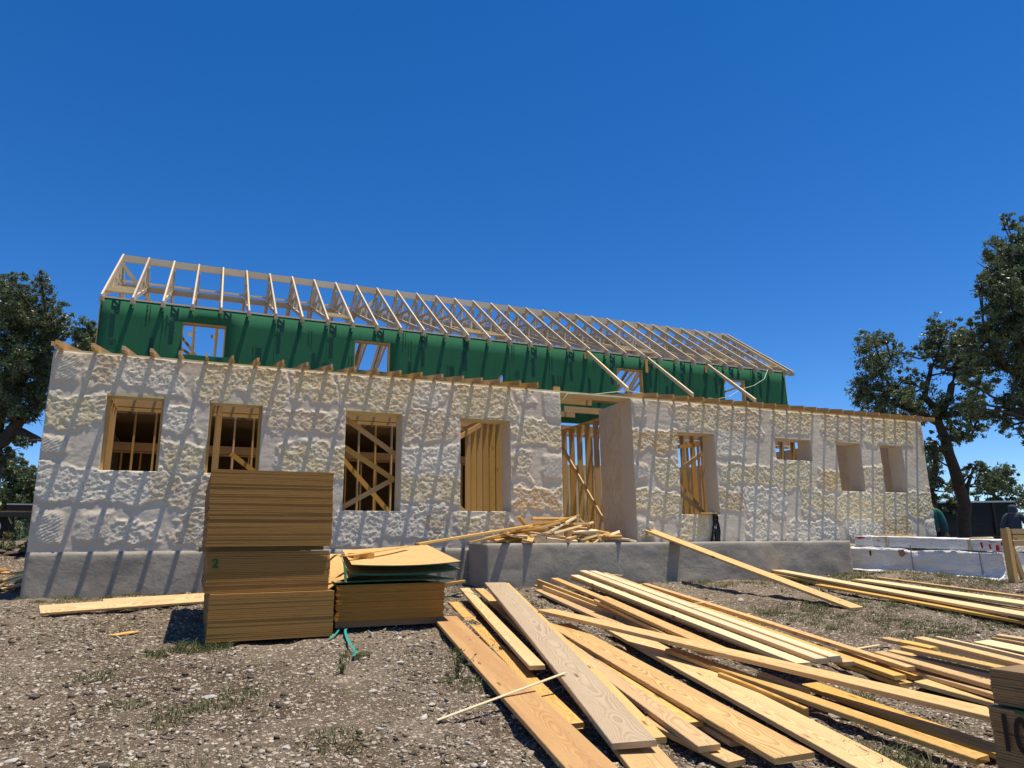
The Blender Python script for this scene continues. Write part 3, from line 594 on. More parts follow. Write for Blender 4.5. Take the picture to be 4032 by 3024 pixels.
# ---------------------------------------------------------------- loose lumber
BOARDS = [
 ('lumber_board', [2.8, 8.465, -0.742], [2.014, 2.868, -1.28], 0.286, 0.038, 0, W_STAIN, 'wide orange stained board, lowest at the left edge of the loose lumber pile'),
 ('lumber_board', [3.434, 9.995, -0.687], [2.473, 4.667, -1.144], 0.14, 0.038, 0, W_YEL, 'yellow board lying half under the wide orange stained board'),
 ('lumber_board', [3.823, 10.606, -0.539], [2.759, 5.846, -0.946], 0.14, 0.038, 0, W_YEL, 'yellow board slanting between the orange stained board and the weathered grey board'),
 ('lumber_board', [4.187, 10.948, -0.567], [3.253, 6.823, -0.888], 0.14, 0.038, 0, W_YEL, 'short yellow board with its far end beside the far end of the weathered grey board'),
 ('lumber_board', [3.773, 9.264, -0.412], [2.562, 4.065, -1.139], 0.286, 0.038, 0, W_GREY, 'wide weathered grey brown board on top of the loose pile, sawn end at front'),
 ('lumber_board', [3.947, 9.562, -0.434], [2.727, 4.2, -1.167], 0.286, 0.038, 0, W_YEL, 'wide yellow board directly under the weathered grey brown board'),
 ('lumber_board', [3.903, 9.345, -0.537], [2.457, 3.444, -1.29], 0.286, 0.038, 0, W_YEL, 'broad yellow board below the weathered grey board, running out of the picture at the bottom'),
 ('lumber_board', [3.468, 6.785, -0.873], [3.014, 3.931, -1.177], 0.15, 0.038, 0, W_YEL, 'yellow board with bold grain, its square end right of the grey board end'),
 ('lumber_board', [3.681, 6.809, -0.899], [3.261, 4.407, -1.16], 0.14, 0.038, 0, W_YEL, 'yellow board with a dark notch at its end between two grainy boards'),
 ('wood_offcut', [3.415, 4.874, -1.139], [3.345, 4.085, -1.218], 0.089, 0.038, 0, W_YEL, 'short thin yellow offcut on the soil beside the notched board end'),
 ('lumber_board', [3.031, 4.638, -1.147], [3.102, 3.796, -1.242], 0.14, 0.038, 0, W_YEL, 'yellow board end poking out low under the bold grained board'),
 ('lumber_board', [3.77, 7.427, -0.787], [3.352, 3.581, -1.191], 0.286, 0.038, 0, W_GRAIN, 'grainy yellow board with swirling knots, its end chopped square near the front centre'),
 ('lumber_board', [4.4, 7.25, -0.845], [3.66, 2.52, -1.345], 0.286, 0.038, 0, W_YEL, 'very wide pale grainy board mid pile, running out at the bottom'),
 ('lumber_board', [3.771, 7.738, -0.656], [4.987, 3.049, -1.104], 0.235, 0.038, 0, W_YEL, 'long yellow board laid diagonally across the middle of the loose pile'),
 ('lumber_board', [4.243, 6.02, -0.919], [4.486, 3.228, -1.248], 0.14, 0.038, 0, W_YEL, 'narrow yellow board under the diagonal board, ending beside the big plywood numbers'),
 ('lumber_board', [4.749, 4.826, -1.089], [4.857, 3.138, -1.306], 0.184, 0.038, 0, W_YEL, 'knotty yellow board reaching the numbered plywood from under the diagonal board'),
 ('lumber_board', [4.166, 5.235, -1.022], [4.161, 4.282, -1.132], 0.1, 0.038, 1, W_YEL, 'yellow board standing on edge beside the wide pale grainy board'),
 ('wood_offcut', [4.473, 5.081, -1.023], [4.512, 4.624, -1.089], 0.089, 0.038, 0, W_YEL, 'short thick offcut lying just below the diagonal board'),
 ('lumber_board', [6.116, 11.078, -0.339], [5.084, 5.004, -0.94], 0.12, 0.038, 0, W_PALE, 'left one of the two pale straight studs on top of the tall narrow row'),
 ('lumber_board', [6.255, 10.991, -0.345], [5.272, 5.033, -0.937], 0.12, 0.038, 0, W_PALE, 'right one of the two pale straight studs on top of the tall narrow row'),
 ('lumber_board', [6.202, 11.213, -0.371], [5.195, 5.1, -0.971], 0.12, 0.038, 0, W_PALE, 'pale stud directly under the left top stud of the tall row'),
 ('lumber_board', [6.375, 11.17, -0.374], [5.373, 5.115, -0.969], 0.12, 0.038, 0, W_PALE, 'pale stud directly under the right top stud of the tall row'),
 ('lumber_board', [6.846, 11.632, -0.405], [5.624, 5.211, -1.03], 0.12, 0.038, 0, W_YEL, 'orange yellow board running low along the right side of the pale stud row'),
 ('lumber_board', [7.143, 10.958, -0.587], [5.724, 4.763, -1.094], 0.12, 0.038, 0, W_YEL, 'long yellow board right of the pale stud row, ending beside the short stacked pile'),
 ('lumber_board', [7.072, 10.674, -0.565], [5.953, 4.835, -1.047], 0.1, 0.038, 0, W_YEL, 'longest thin yellow board at the right border of the loose pile'),
 ('lumber_board', [6.108, 5.788, -1.032], [6.023, 4.84, -1.127], 0.14, 0.038, 0, W_YEL, 'short yellow board end with a bright square top, under the thin border board'),
 ('lumber_board', [5.913, 5.769, -1.054], [5.768, 4.744, -1.156], 0.14, 0.038, 0, W_YEL, 'lowest dusty board end in front of the short bright board end'),
 ('lumber_board', [5.899, 10.972, -0.406], [4.906, 5.028, -0.968], 0.14, 0.038, 0, W_PALE, 'pale pinkish board with a reddish edge, left of the two top studs'),
 ('lumber_board', [5.917, 11.03, -0.443], [4.98, 5.086, -1.002], 0.14, 0.038, 0, W_YEL, 'yellow board directly under the pale pinkish board'),
 ('lumber_board', [5.624, 11.174, -0.453], [4.739, 6.794, -0.791], 0.12, 0.038, 0, W_YEL, 'yellow board left of the pinkish board, its far end near the porch face'),
 ('lumber_board', [4.894, 8.402, -0.586], [4.53, 5.543, -0.917], 0.16, 0.038, 0, W_YEL, 'broad knotty yellow board whose far end lies on the pinkish board side'),
 ('lumber_board', [4.964, 8.59, -0.634], [4.504, 5.779, -0.942], 0.14, 0.038, 0, W_YEL, 'yellow board directly under the broad knotty board'),
 ('lumber_board', [5.344, 11.227, -0.47], [4.684, 6.544, -0.837], 0.12, 0.038, 1, W_YEL, 'thin board on edge along the upper left of the loose pile'),
 ('lumber_board', [5.211, 10.765, -0.549], [4.73, 6.79, -0.861], 0.12, 0.038, 1, W_YEL, 'second thin board on edge, lower and darker, beside the first one'),
 ('lumber_board', [5.182, 10.871, -0.612], [4.572, 7.42, -0.848], 0.14, 0.038, 0, W_YEL, 'flat yellow board lowest at the far left corner of the pile'),
 ('lumber_board', [5.472, 11.526, -0.572], [5.224, 9.114, -0.722], 0.14, 0.038, 0, W_YEL, 'short board end sticking out at the far corner nearest the porch'),
 ('wood_lath', [2.767, 5.355, -0.934], [1.657, 5.158, -1.135], 0.03, 0.01, 0, W_LATH, 'thin pale lath lying across the orange stained board with one end in the dirt'),
 ('wood_lath', [5.903, 7.42, -0.628], [5.612, 7.497, -0.651], 0.02, 0.008, 0, W_LATH, 'tiny pale lath across the pale stud row'),
 ('wood_lath', [5.817, 9.884, -0.353], [6.169, 9.928, -0.391], 0.02, 0.008, 0, W_LATH, 'tiny pale splinter sticking out beyond the far ends of the pale studs'),
 ('wood_lath', [6.932, 5.995, -1.042], [6.503, 5.923, -1.049], 0.03, 0.012, 0, W_LATH, 'small pale lath on the soil between the two lumber piles'),
 ('lumber_board', [11.121, 12.171, -0.502], [10.023, 5.473, -0.986], 0.14, 0.038, 0, W_YEL, 'yellow board under the long grey topped board beside the leaning plank'),
 ('lumber_board', [11.215, 11.973, -0.454], [9.886, 5.413, -0.957], 0.286, 0.038, 0, W_PALE, 'long grey topped board running from the porch corner to the right edge'),
 ('lumber_board', [10.363, 10.101, -0.65], [9.884, 5.351, -1.05], 0.14, 0.038, 0, W_YEL, 'low yellow board in front of the long grey topped board'),
 ('lumber_board', [11.238, 9.841, -0.656], [10.593, 5.819, -0.966], 0.14, 0.038, 0, W_YEL, 'orange board between the long grey topped board and the pale wide stack'),
 ('lumber_board', [11.159, 9.841, -0.576], [10.812, 5.888, -0.878], 0.33, 0.038, 0, W_PALE, 'pale wide board on top of the far right stack near the white packs'),
 ('lumber_board', [11.335, 10.082, -0.601], [11.046, 6.026, -0.903], 0.33, 0.038, 0, W_YEL, 'yellow board directly under the pale wide top board'),
 ('lumber_board', [12.038, 10.226, -0.572], [11.666, 6.418, -0.839], 0.1, 0.038, 0, W_YEL, 'narrow yellow board along the back of the far right stack'),
 ('wood_lath', [13.422, 10.736, -0.561], [14.021, 9.605, -0.631], 0.06, 0.012, 0, W_LATH, 'thin strip of wood on the dirt before the white wrapped packs'),
 ('lumber_board', [6.687, 5.298, -0.881], [6.727, 3.991, -1.041], 0.14, 0.038, 0, W_YEL, 'thick yellow stud highest on the short pile behind the numbered plywood'),
 ('lumber_board', [6.414, 5.249, -0.946], [6.561, 4.06, -1.064], 0.14, 0.038, 0, W_YEL, 'yellow stud second from the top of the short pile, with a knot near its end'),
 ('lumber_board', [6.412, 5.153, -1.025], [6.539, 4.222, -1.119], 0.14, 0.038, 0, W_YEL, 'narrow stud in the middle of the short pile, ending in a dark gap'),
 ('lumber_board', [6.157, 5.326, -0.988], [6.067, 3.946, -1.126], 0.14, 0.038, 0, W_YEL, 'yellow stud with a straight end sticking out furthest left of the short pile'),
 ('lumber_board', [6.129, 4.912, -1.099], [5.978, 3.914, -1.17], 0.14, 0.038, 0, W_YEL, 'narrow stud low in the short pile'),
 ('lumber_board', [5.94, 4.744, -1.146], [6.0, 3.888, -1.233], 0.19, 0.038, 0, W_YEL, 'lowest dusty stud of the short pile, on the gravel'),
 ('lumber_board', [7.038, 5.991, -0.972], [7.056, 5.582, -1.012], 0.14, 0.038, 0, W_YEL, 'short tilted offcut at the far left of the short pile'),
 ('lumber_board', [6.89, 5.659, -0.965], [6.92, 5.322, -0.998], 0.14, 0.038, 0, W_YEL, 'offcut lying against the tilted offcut of the short pile'),
 ('lumber_board', [7.391, 5.63, -0.947], [7.34, 4.378, -1.074], 0.14, 0.038, 1, W_PALE, 'pale board on edge with a dark knot hole, behind the thick top stud'),
 ('panel_sheet', [7.971, 5.548, -1.016], [8.017, 4.778, -1.092], 0.3, 0.018, 0, W_PALE, 'wide pale sheet with wavy grain at the right edge behind the short pile'),
 ('lumber_board', [8.183, 5.567, -0.994], [8.222, 4.898, -1.059], 0.14, 0.038, 1, W_YEL, 'board on edge just behind the wavy grained pale sheet'),
 ('lumber_board', [8.531, 5.736, -0.997], [8.698, 5.16, -1.055], 0.14, 0.038, 0, W_YEL, 'farthest yellow board at the right edge behind the wavy sheet'),
 ('lumber_board', [6.541, 5.519, -1.019], [6.601, 5.221, -1.048], 0.14, 0.038, 0, W_YEL, 'short board with a pale top at the front left of the short pile'),
 ('lumber_board', [-1.624, 10.597, -0.619], [0.872, 11.402, -0.569], 0.15, 0.038, 2, W_YEL, 'yellow board lying on the ground left of the tall plywood stack'),
 ('lumber_board', [-0.986, 11.001, -0.584], [0.882, 11.497, -0.554], 0.14, 0.038, 2, W_YEL, 'second yellow board behind the one on the ground left of the plywood stack'),
 ('lumber_board', [2.9, 11.2, -0.55], [3.98, 11.05, -0.44], 0.14, 0.038, 0, W_YEL, 'short yellow board sticking out behind the orange panel stack'),
 ('wood_offcut', [-0.685, 8.84, -0.798], [-0.475, 9.033, -0.787], 0.13, 0.012, 0, W_YEL, 'small pointed wood scrap lying alone on the gravel'),
 ('wood_offcut', [6.774, 7.877, -0.853], [6.876, 7.925, -0.848], 0.06, 0.03, 0, W_YEL, 'tiny wood block on the dirt right of the pale stud row'),
]

for i, (nm, a, b, w, t, edge, mat, lab) in enumerate(BOARDS):
    up = (0, 0, 1)
    M, L = beam_matrix(a, b, up)
    if edge == 2: M = M @ Matrix.Rotation(.62, 4, 'X')
    if edge == 1: me = board_mesh(nm, L, t, w, 100+i)
    else: me = board_mesh(nm, L, w, t, 100+i, bow=.012 if L > 2 else .002, twist=.05 if L > 2 else .01)
    cat = {'lumber_board': 'board', 'wood_lath': 'lath', 'wood_offcut': 'offcut', 'panel_sheet': 'panel'}[nm]
    grp = 'loose lumber on the ground' if nm == 'lumber_board' else None
    tag(link(nm, me, mat, None, M), lab, cat, grp)
# plank leaning from the dirt over the porch edge on to the wall
a = Vector((8.75, 7.85, -.845)); b = Vector((8.71, D-.05, .395)); M, L = beam_matrix(a, b)
tag(link('lumber_board', board_mesh('lumber_board', L, .26, .04, 77, bow=.02), W_YEL, None, M), 'single long plank leaning from the dirt over the porch edge against the wall', 'board', 'loose lumber on the ground')
# ---------------------------------------------------------------- panel stacks
def bundle(name, label, x0, x1, y0, y1, z0, z1, pitch, mat, seed, jit=.004, rot=0., group=None):
    n = max(1, int(round((z1-z0)/pitch))); p_ = (z1-z0)/n; cx = (x0+x1)/2; cy = (y0+y1)/2
    root = empty(name, (cx, cy, z0), label, 'panel stack', group); root.rotation_euler = (0, 0, rot); r = random.Random(seed)
    W = x1-x0; L = y1-y0; mes = []
    for k in range(3):
        bm = bmesh.new(); bm_box(bm, -W/2, W/2, -L/2, L/2, 0, p_*(.93 if k else .86)); bmesh.ops.recalc_face_normals(bm, faces=bm.faces[:])
        me = bpy.data.meshes.new('sheet'); bm.to_mesh(me); bm.free(); me.materials.append(mat); mes.append(me)
    dx = dy = 0.
    for i in range(n):
        dx = dx*.8+r.uniform(-jit, jit); dy = dy*.6+r.uniform(-jit, jit)*.7
        o = bpy.data.objects.new('sheet', mes[r.randrange(3)]); COL.objects.link(o); o.parent = root
        o.location = (dx+r.uniform(-jit, jit)*.5, dy, i*p_); o.rotation_euler = (0, 0, r.uniform(-.0016, .0016))
    return root
b1 = bundle('plywood_bundle', 'plywood bundle on the ground, lowest of the tall stack in front of the wall', .20, 1.42, 8.0, 10.44, -.842, -.388, .0183, M_PLY, 1, .003, 0, 'plywood bundles of the tall stack')
b2 = bundle('plywood_bundle', 'middle plywood bundle of the tall stack with a green 2 painted on its edge', .155, 1.375, 8.10, 10.54, -.384, .03, .0183, M_PLY, 2, .004, 0, 'plywood bundles of the tall stack')
b3 = bundle('plywood_bundle', 'thick topmost plywood bundle of the tall stack in front of the second window', .125, 1.37, 8.06, 10.50, .075, .862, .0183, M_PLY, 3, .005, .004, 'plywood bundles of the tall stack')
for y in (8.3, 9.3, 10.2):
    tag(beam('dunnage_block', (.07 if y < 9 else .15, y, .053), (1.33, y, .053), .09, .04, W_DARK), {8.3: 'dark wood strip sticking out at the left under the topmost plywood bundle', 9.3: 'dark wood strip hidden mid way under the topmost plywood bundle', 10.2: 'dark wood strip at the back under the topmost plywood bundle'}[y], 'wood strip')
def painted(txt, size, off, mat, M, parent, name, label=None, sx=1.):
    me = text_mesh(txt, size, 0, off); me.materials.clear(); me.materials.append(mat); return link(name, me, mat, parent, M @ Matrix.Diagonal((sx, 1, 1, 1)))
FR = Matrix(((1, 0, 0, 0), (0, 0, -1, 0), (0, 1, 0, 0), (0, 0, 0, 1)))
painted('2', .125, .004, M_GPAINT, Matrix.Translation((.205, 8.089, -.132)) @ FR, b2, 'painted_number')
b4 = bundle('panel_bundle', 'lower stack of orange edged panels beside the tall plywood stack', 1.47, 2.70, 8.22, 10.66, -.72, -.345, .0125, M_OSBE, 4, .010, .012)
b5 = bundle('plywood_bundle', 'upper plywood bundle of the short stack at the right edge of the picture', 4.26, 5.48, .52, 2.95, -.88, -.69, .0152, M_PLYF, 5, .004, 0)
b6 = bundle('plywood_bundle', 'plywood bundle with a black 10 painted on its side at the right edge', 4.235, 5.455, .53, 2.97, -1.42, -.892, .0152, M_PLYF, 6, .004, 0)
LF = Matrix(((0, 0, -1, 0), (-1, 0, 0, 0), (0, 1, 0, 0), (0, 0, 0, 1)))
painted('10', .26, .006, M_BPAINT, Matrix.Translation((4.222, 2.925, -1.105)) @ LF, b6, 'painted_number', None, .68)
bm = bmesh.new(); bm_box(bm, 4.228, 4.234, 2.60, 2.82, -.905, -.888); bm_obj('painted_mark', bm, M_GPAINT, b6)
for y in (8.35, 10.3): tag(beam('dunnage_block', (1.5, y, -.76), (2.66, y, -.76), .09, .08, W_DARK), 'dark block under the %s of the orange edged panel stack' % ('front' if y < 9 else 'back'), 'wood block')
def loose_sheet(c, label, sag=.0, seed=0, droop=0., th=.012):
    """c = front-left, front-right, back-right, back-left corner"""
    c = [Vector(q) for q in c]; n = 16; V = []; r = random.Random(seed); ph = r.uniform(0, 6)
    for j in range(n+1):
        for i in range(n+1):
            u = i/n; v = j/n; q = (c[0]*(1-u)+c[1]*u)*(1-v)+(c[3]*(1-u)+c[2]*u)*v
            q.z += -sag*4*u*(1-u)*(1-v) + .012*math.sin(3*v+ph)*math.sin(2.6*u+ph) - droop*max(0, .45-u)**2*4*max(0, .75-v)
            V.append(q-c[0])
    F = [(j*(n+1)+i, j*(n+1)+i+1, (j+1)*(n+1)+i+1, (j+1)*(n+1)+i) for j in range(n) for i in range(n)]
    me = bpy.data.meshes.new('panel_sheet'); me.from_pydata([tuple(q) for q in V], [], F); me.update()
    o = link('panel_sheet', me, M_OSB, None, Matrix.Translation(c[0])); md = o.modifiers.new('thickness', 'SOLIDIFY'); md.thickness = th; md.offset = -1
    return tag(o, label, 'panel', 'loose panels on the orange edged stack')
loose_sheet([(1.46, 8.20, -.318), (2.80, 8.14, -.30), (2.78, 10.5, -.26), (1.5, 10.5, -.28)], 'lowest of the four loose green backed panels on the orange edged stack', .0, 1)
loose_sheet([(1.24, 8.25, -.20), (2.52, 8.2, -.235), (2.62, 10.45, -.03), (1.38, 10.5, -.01)], 'loose panel broken and drooping at its left corner behind the tall plywood stack', .01, 2, .55)
loose_sheet([(1.60, 8.13, -.235), (2.86, 8.11, -.185), (3.08, 10.4, -.02), (1.9, 10.45, -.02)], 'loose bowed panel directly under the topmost one, with white flecks on its green edge', .035, 3)
loose_sheet([(1.614, 8.10, -.137), (2.862, 8.08, -.10), (3.16, 10.4, .09), (1.934, 10.42, .05)], 'topmost loose orange panel carrying a wood block and a long lath', .03, 4)
bm = bmesh.new(); bm_box(bm, -.125, .125, -.14, .14, 0, .06); tag(bm_obj('wood_offcut', bm, W_YEL, None, Matrix.Translation((1.90, 9.0, -.068)) @ Matrix.Rotation(.08, 4, 'Z')), 'thick square wood block on the topmost loose orange panel', 'offcut')
M, L = beam_matrix((1.58, 8.45, -.03), (2.72, 9.85, .085)); tag(link('wood_lath', board_mesh('wood_lath', L, .07, .014, 9, bow=.03), W_YEL, None, M), 'long bent lath across the wood block on the topmost loose panel', 'lath')
def ribbon(pts, w, mat, label, name='plastic_strap', cat='strap', group=None):
    V = []; F = []; pts = [Vector(q) for q in pts]; fine = []
    for i in range(len(pts)-1):
        p0 = pts[max(0, i-1)]; p1 = pts[i]; p2 = pts[i+1]; p3 = pts[min(len(pts)-1, i+2)]
        for k in range(6):
            t = k/6; fine.append(.5*((2*p1)+(p2-p0)*t+(2*p0-5*p1+4*p2-p3)*t*t+(3*p1-p0-3*p2+p3)*t**3))
    fine.append(pts[-1])
    for i, q in enumerate(fine):
        d = (fine[min(i+1, len(fine)-1)]-fine[max(i-1, 0)]).normalized(); s = d.cross(Vector((0, math.sin(i*.23)*.5, 1))).normalized()*w/2
        V += [tuple(q-s), tuple(q+s)]
        if i: F.append((2*i-2, 2*i-1, 2*i+1, 2*i))
    me = bpy.data.meshes.new(name); me.from_pydata(V, [], F); me.update(); o = link(name, me, mat); md = o.modifiers.new('thickness', 'SOLIDIFY'); md.thickness = .002
    return tag(o, label, cat, group)
ribbon([(1.44, 8.6, -.76), (1.6, 8.75, -.765), (1.80, 8.80, -.76), (1.70, 8.45, -.79), (1.58, 8.13, -.80), (1.53, 7.8, -.84), (1.51, 7.55, -.87), (1.51, 7.25, -.91), (1.45, 7.05, -.93)], .026, M_TEAL, 'longer cut teal plastic strap curling on the gravel beside the tall plywood stack')
ribbon([(1.62, 8.6, -.76), (1.56, 8.35, -.78), (1.48, 8.08, -.82), (1.36, 7.83, -.85)], .022, M_TEAL, 'shorter cut teal plastic strap nearest to the tall plywood stack')
ribbon([(1.42, 8.6, -.12), (1.5, 8.35, -.02), (1.56, 8.25, -.12), (1.57, 8.18, -.3)], .03, M_GSTRAP, 'dark green strap looped over the left corner of the loose panels')
ribbon([(2.75, 8.5, -.60), (2.95, 8.7, -.5), (3.15, 8.75, -.49), (3.3, 8.7, -.53)], .02, M_GSTRAP, 'thin green strap arching over the boards right of the orange edged stack')
# ---------------------------------------------------------------- heap of offcuts on the porch
def scrap(p, yaw, pitch, L, w, t, mat, label, group=None, name='wood_offcut', seed=0):
    M = Matrix.Translation(p) @ Matrix.Rotation(yaw, 4, 'Z') @ Matrix.Rotation(-pitch, 4, 'Y') @ Matrix.Rotation(random.Random(seed).uniform(-.4, .4), 4, 'X')
    return tag(link(name, board_mesh(name, L, w, t, seed, 4, .002, .01), mat, None, M), label, 'offcut', group)
HL = 'short wood scrap buried among the others in the offcut heap at the doorway'; HG = 'offcuts heaped on the porch'
r = random.Random(21)
for i in range(40):
    x = r.uniform(5.15, 7.75); hgt = .42*max(0, 1-abs(x-6.3)/1.55)**.8; y = r.uniform(12.15, 12.72)
    scrap((x, y, .155+hgt*r.uniform(.05, .95)), r.uniform(-.7, .7), r.gauss(0, .22), r.uniform(.28, .8), r.choice((.089, .089, .14)), .038, r.choice((W_YEL, W_YEL, W_FRAME, W_PALE, W_STAIN)), HL, HG, seed=300+i)
for i, (p_, yaw, pit, L, w, mt, lb) in enumerate([((6.32, 12.2, .48), .12, .42, .62, .14, W_PALE, 'wide bright offcut tilted up on top of the offcut heap'), ((6.0, 12.15, .33), .1, .15, .8, .089, W_PALE, 'pale stud end pointing left out of the offcut heap'),
    ((5.62, 12.12, .25), .9, .35, .45, .19, W_YEL, 'short wide plate offcut leaning at the left front of the offcut heap'), ((6.55, 12.2, .42), .15, .22, .95, .089, W_PALE, 'long pale offcut rising to the right across the offcut heap'),
    ((6.98, 12.25, .38), -1.0, -.75, .62, .089, W_YEL, 'yellow offcut sloping steeply down at the right of the offcut heap'), ((6.3, 12.6, .60), .05, .0, .85, .089, W_YEL, 'reddish knotted offcut lying flat along the back of the offcut heap'),
    ((5.72, 12.55, .5), .3, -.75, .4, .089, W_YEL, 'small offcut standing against the wall at the left of the offcut heap'), ((7.35, 12.15, .24), -.15, -.12, .75, .089, W_PALE, 'pale offcut lying flat at the right foot of the offcut heap'),
    ((7.3, 12.5, .36), -.2, -.18, .42, .14, W_FRAME, 'brown block at the right back of the offcut heap'), ((6.25, 12.08, .2), -.1, -.1, .6, .089, W_PALE, 'pale offcut at the front middle foot of the offcut heap')]):
    scrap(p_, yaw, pit, L, w, .038, mt, lb, None, seed=400+i)
M, L = beam_matrix((3.02, 10.45, .125), (5.8, 12.45, .47)); tag(link('lumber_board', board_mesh('lumber_board', L, .089, .038, 61), W_YEL, None, M), 'long stud reaching from the orange edged stack up on to the offcut heap', 'board', 'loose lumber on the ground')
M, L = beam_matrix((4.45, 12.15, .16), (6.86, 12.5, .665)); tag(link('wood_lath', board_mesh('wood_lath', L, .05, .025, 62), W_FRAME, None, M), 'thin dark strip slanting up over the offcut heap', 'lath')
for i in range(9):
    x = r.uniform(-3.45, -2.6); y = r.uniform(15.7, 16.5); scrap((x, y, -.50+.05*i*.7+.03), r.uniform(-.6, .9), r.gauss(.1, .2), r.uniform(.5, 1.1), .089, .038, r.choice((W_YEL, W_PALE, W_YEL, W_STAIN)), 'wood scrap in the small pile on the ground beyond the left end of the house', 'scraps beyond the left end of the house', seed=500+i)
# black plastic and a wood scrap on the sill
bm = bmesh.new(); V = []
rows = [(.72, 10.38, 10.47), (.66, 10.385, 10.48), (.5, 10.37, 10.475), (.35, 10.34, 10.49), (.2, 10.30, 10.51), (.135, 10.285, 10.525)]
prev = None
for z, x0, x1 in rows:
    ring = [bm.verts.new((x0+(x1-x0)*k/6, D-.07-.05*math.sin(k*1.7+z*9)-.05*(.72-z), z)) for k in range(7)] + [bm.verts.new((x1-(x1-x0)*k/6, D-.025, z)) for k in range(7)]
    if prev:
        for k in range(14): bm.faces.new((prev[k], prev[(k+1) % 14], ring[(k+1) % 14], ring[k]))
    else: bm.faces.new(ring)
    prev = ring
tag(bm_obj('plastic_sheet', bm, M_BLACK, smooth=True), 'black plastic hanging from the window sill down to the porch', 'plastic sheet')
M, L = beam_matrix((10.02, D-.05, .75), (10.42, D-.06, .755)); tag(link('wood_offcut', board_mesh('wood_offcut', L, .12, .03, 63, 4), W_YEL, None, M), 'short offcut lying on the window sill above the black plastic', 'offcut')
# ropes
def rope(pts, rad, label):
    bm = bmesh.new(); tube(bm, pts, [rad]*len(pts), 6); tag(bm_obj('rope', bm, M_ROPE, smooth=True), label, 'rope')
rope([(16.46, 17.2, 5.54), (15.9, 16.8, 5.10), (15.1, 16.4, 4.74), (14.1, 15.85, 4.43), (13.0, 15.1, 3.98), (11.9, 14.3, 3.68), (10.85, 13.3, 3.43)], .009, 'pale rope hanging in a curve from the last truss over the green wall')
rope([(10.4, 13.1, 3.36), (9.0, 13.1, 3.34), (8.53, 13.15, 3.40), (8.1, 13.1, 3.32), (7.6, 12.98, 3.215), (6.9, 12.9, 3.16), (6.76, 12.86, 3.0)], .008, 'pale rope trailing along the plate above the doorway')
# ---------------------------------------------------------------- white wrapped lumber packs
def pack(name, label, x0, x1, ya, yb, za, zb, h_a, h_b, hem=.0, seed=1, amp=.034):
    """runs along Y from ya (near, base za, height h_a) to yb"""
    n = 70; prof = []
    for k in range(11): prof.append((0., k/10))
    for k in range(1, 8): prof.append((k/8, 1.))
    for k in range(10, -1, -1): prof.append((1., k/10))
    m_ = len(prof); V = np.zeros((n+1, m_, 3))
    for i in range(n+1):
        s = i/n; y = ya+(yb-ya)*s; z = za+(zb-za)*s; h = h_a+(h_b-h_a)*s
        for j, (u, v) in enumerate(prof):
            c = .02; uu = min(max(u, 0), 1); V[i, j] = (x0+(x1-x0)*uu, y, z+h*v)
            if u == 0 and v < .12 and hem: V[i, j, 0] -= hem*(1-v/.12)*(.5+.9*float(vnoise(np.array([y*2.1]), np.array([3.]), 4)[0])); 
    Yc = V[:, :, 1]; Zc = V[:, :, 2]; w = (fbm(Yc*1.1+Zc*1.5, Zc*5.5-Yc*.7, 4, seed)-.5)*amp*2.2 + (fbm(Yc*4+Zc*3, Zc*13, 3, seed+4)-.5)*amp
    left = np.zeros(m_, bool); left[:11] = True; top = np.zeros(m_, bool); top[10:19] = True
    V[:, left, 0] -= w[:, left]; V[:, top, 2] += (fbm(V[:, :, 0]*4, Yc*2, 3, seed+9)-.5)[:, top]*amp*2
    idx = np.arange((n+1)*m_).reshape(n+1, m_); F = np.stack([idx[:-1, :-1], idx[1:, :-1], idx[1:, 1:], idx[:-1, 1:]], -1).reshape(-1, 4)
    V = V.reshape(-1, 3); root = empty(name, ((x0+x1)/2, (ya+yb)/2, (za+zb)/2), label, 'lumber pack', 'white wrapped lumber packs'); VV = [V]; FF = [F]; b = len(V)
    me = np_mesh('wrap', V, F, True); bmq = bmesh.new(); bmq.from_mesh(me); bmq.verts.ensure_lookup_table()
    for i in (0, n): bmq.faces.new([bmq.verts[k] for k in idx[i]])
    bmesh.ops.recalc_face_normals(bmq, faces=bmq.faces[:]); bmq.to_mesh(me); bmq.free()
    link('wrap', me, M_WRAP, root); return root
p1 = pack('lumber_pack', 'long low white plastic wrapped lumber pack on the grass, lowest of the packs', 14.1, 15.3, 9.15, 12.72, -.66, -.5, .50, .49, .17, 3, .05)
p2_ = pack('lumber_pack', 'flat white wrapped lumber pack with red print, on top of the larger pack', 14.2, 15.2, 9.12, 12.12, -.135, .0, .215, .22, 0, 8, .012)
p3_ = pack('lumber_pack', 'small bright white wrapped bundle end with a red flap, beside the flat top pack', 14.24, 15.1, 12.16, 12.62, .0, .02, .22, .22, 0, 12, .02)
def plate_x(name, poly, x, mat, parent):
    bm = bmesh.new(); bm.faces.new([bm.verts.new((x, y, z)) for y, z in poly]); o = bm_obj(name, bm, mat, parent); md = o.modifiers.new('thickness', 'SOLIDIFY'); md.thickness = .004; return o
for y in (11.05, 9.57):
    for q in ((( 14.062, y, -.60), (14.055, y, .0 if y > 10 else -.12)),): beam('strap', q[0], q[1], .022, .006, M_GREYS, p1, (1, 0, 0))
for y, z in ((11.72, .095), (9.82, -.0)): beam('strap', (14.178, y, z-.10), (14.178, y, z+.11), .07, .02, W_TREAT, p2_, (1, 0, 0))
plate_x('torn_patch', [(11.36, -.09), (11.22, -.08), (11.16, -.17), (11.28, -.24), (11.33, -.2)], 14.045, W_DARK, p1)
plate_x('torn_patch', [(12.1, -.10), (12.05, -.10), (12.06, -.22), (12.1, -.2)], 14.05, M_BLACK, p1)
plate_x('red_print', [(9.60, .05), (9.56, .05), (9.55, -.05), (9.58, -.08)], 14.17, M_RED, p2_)
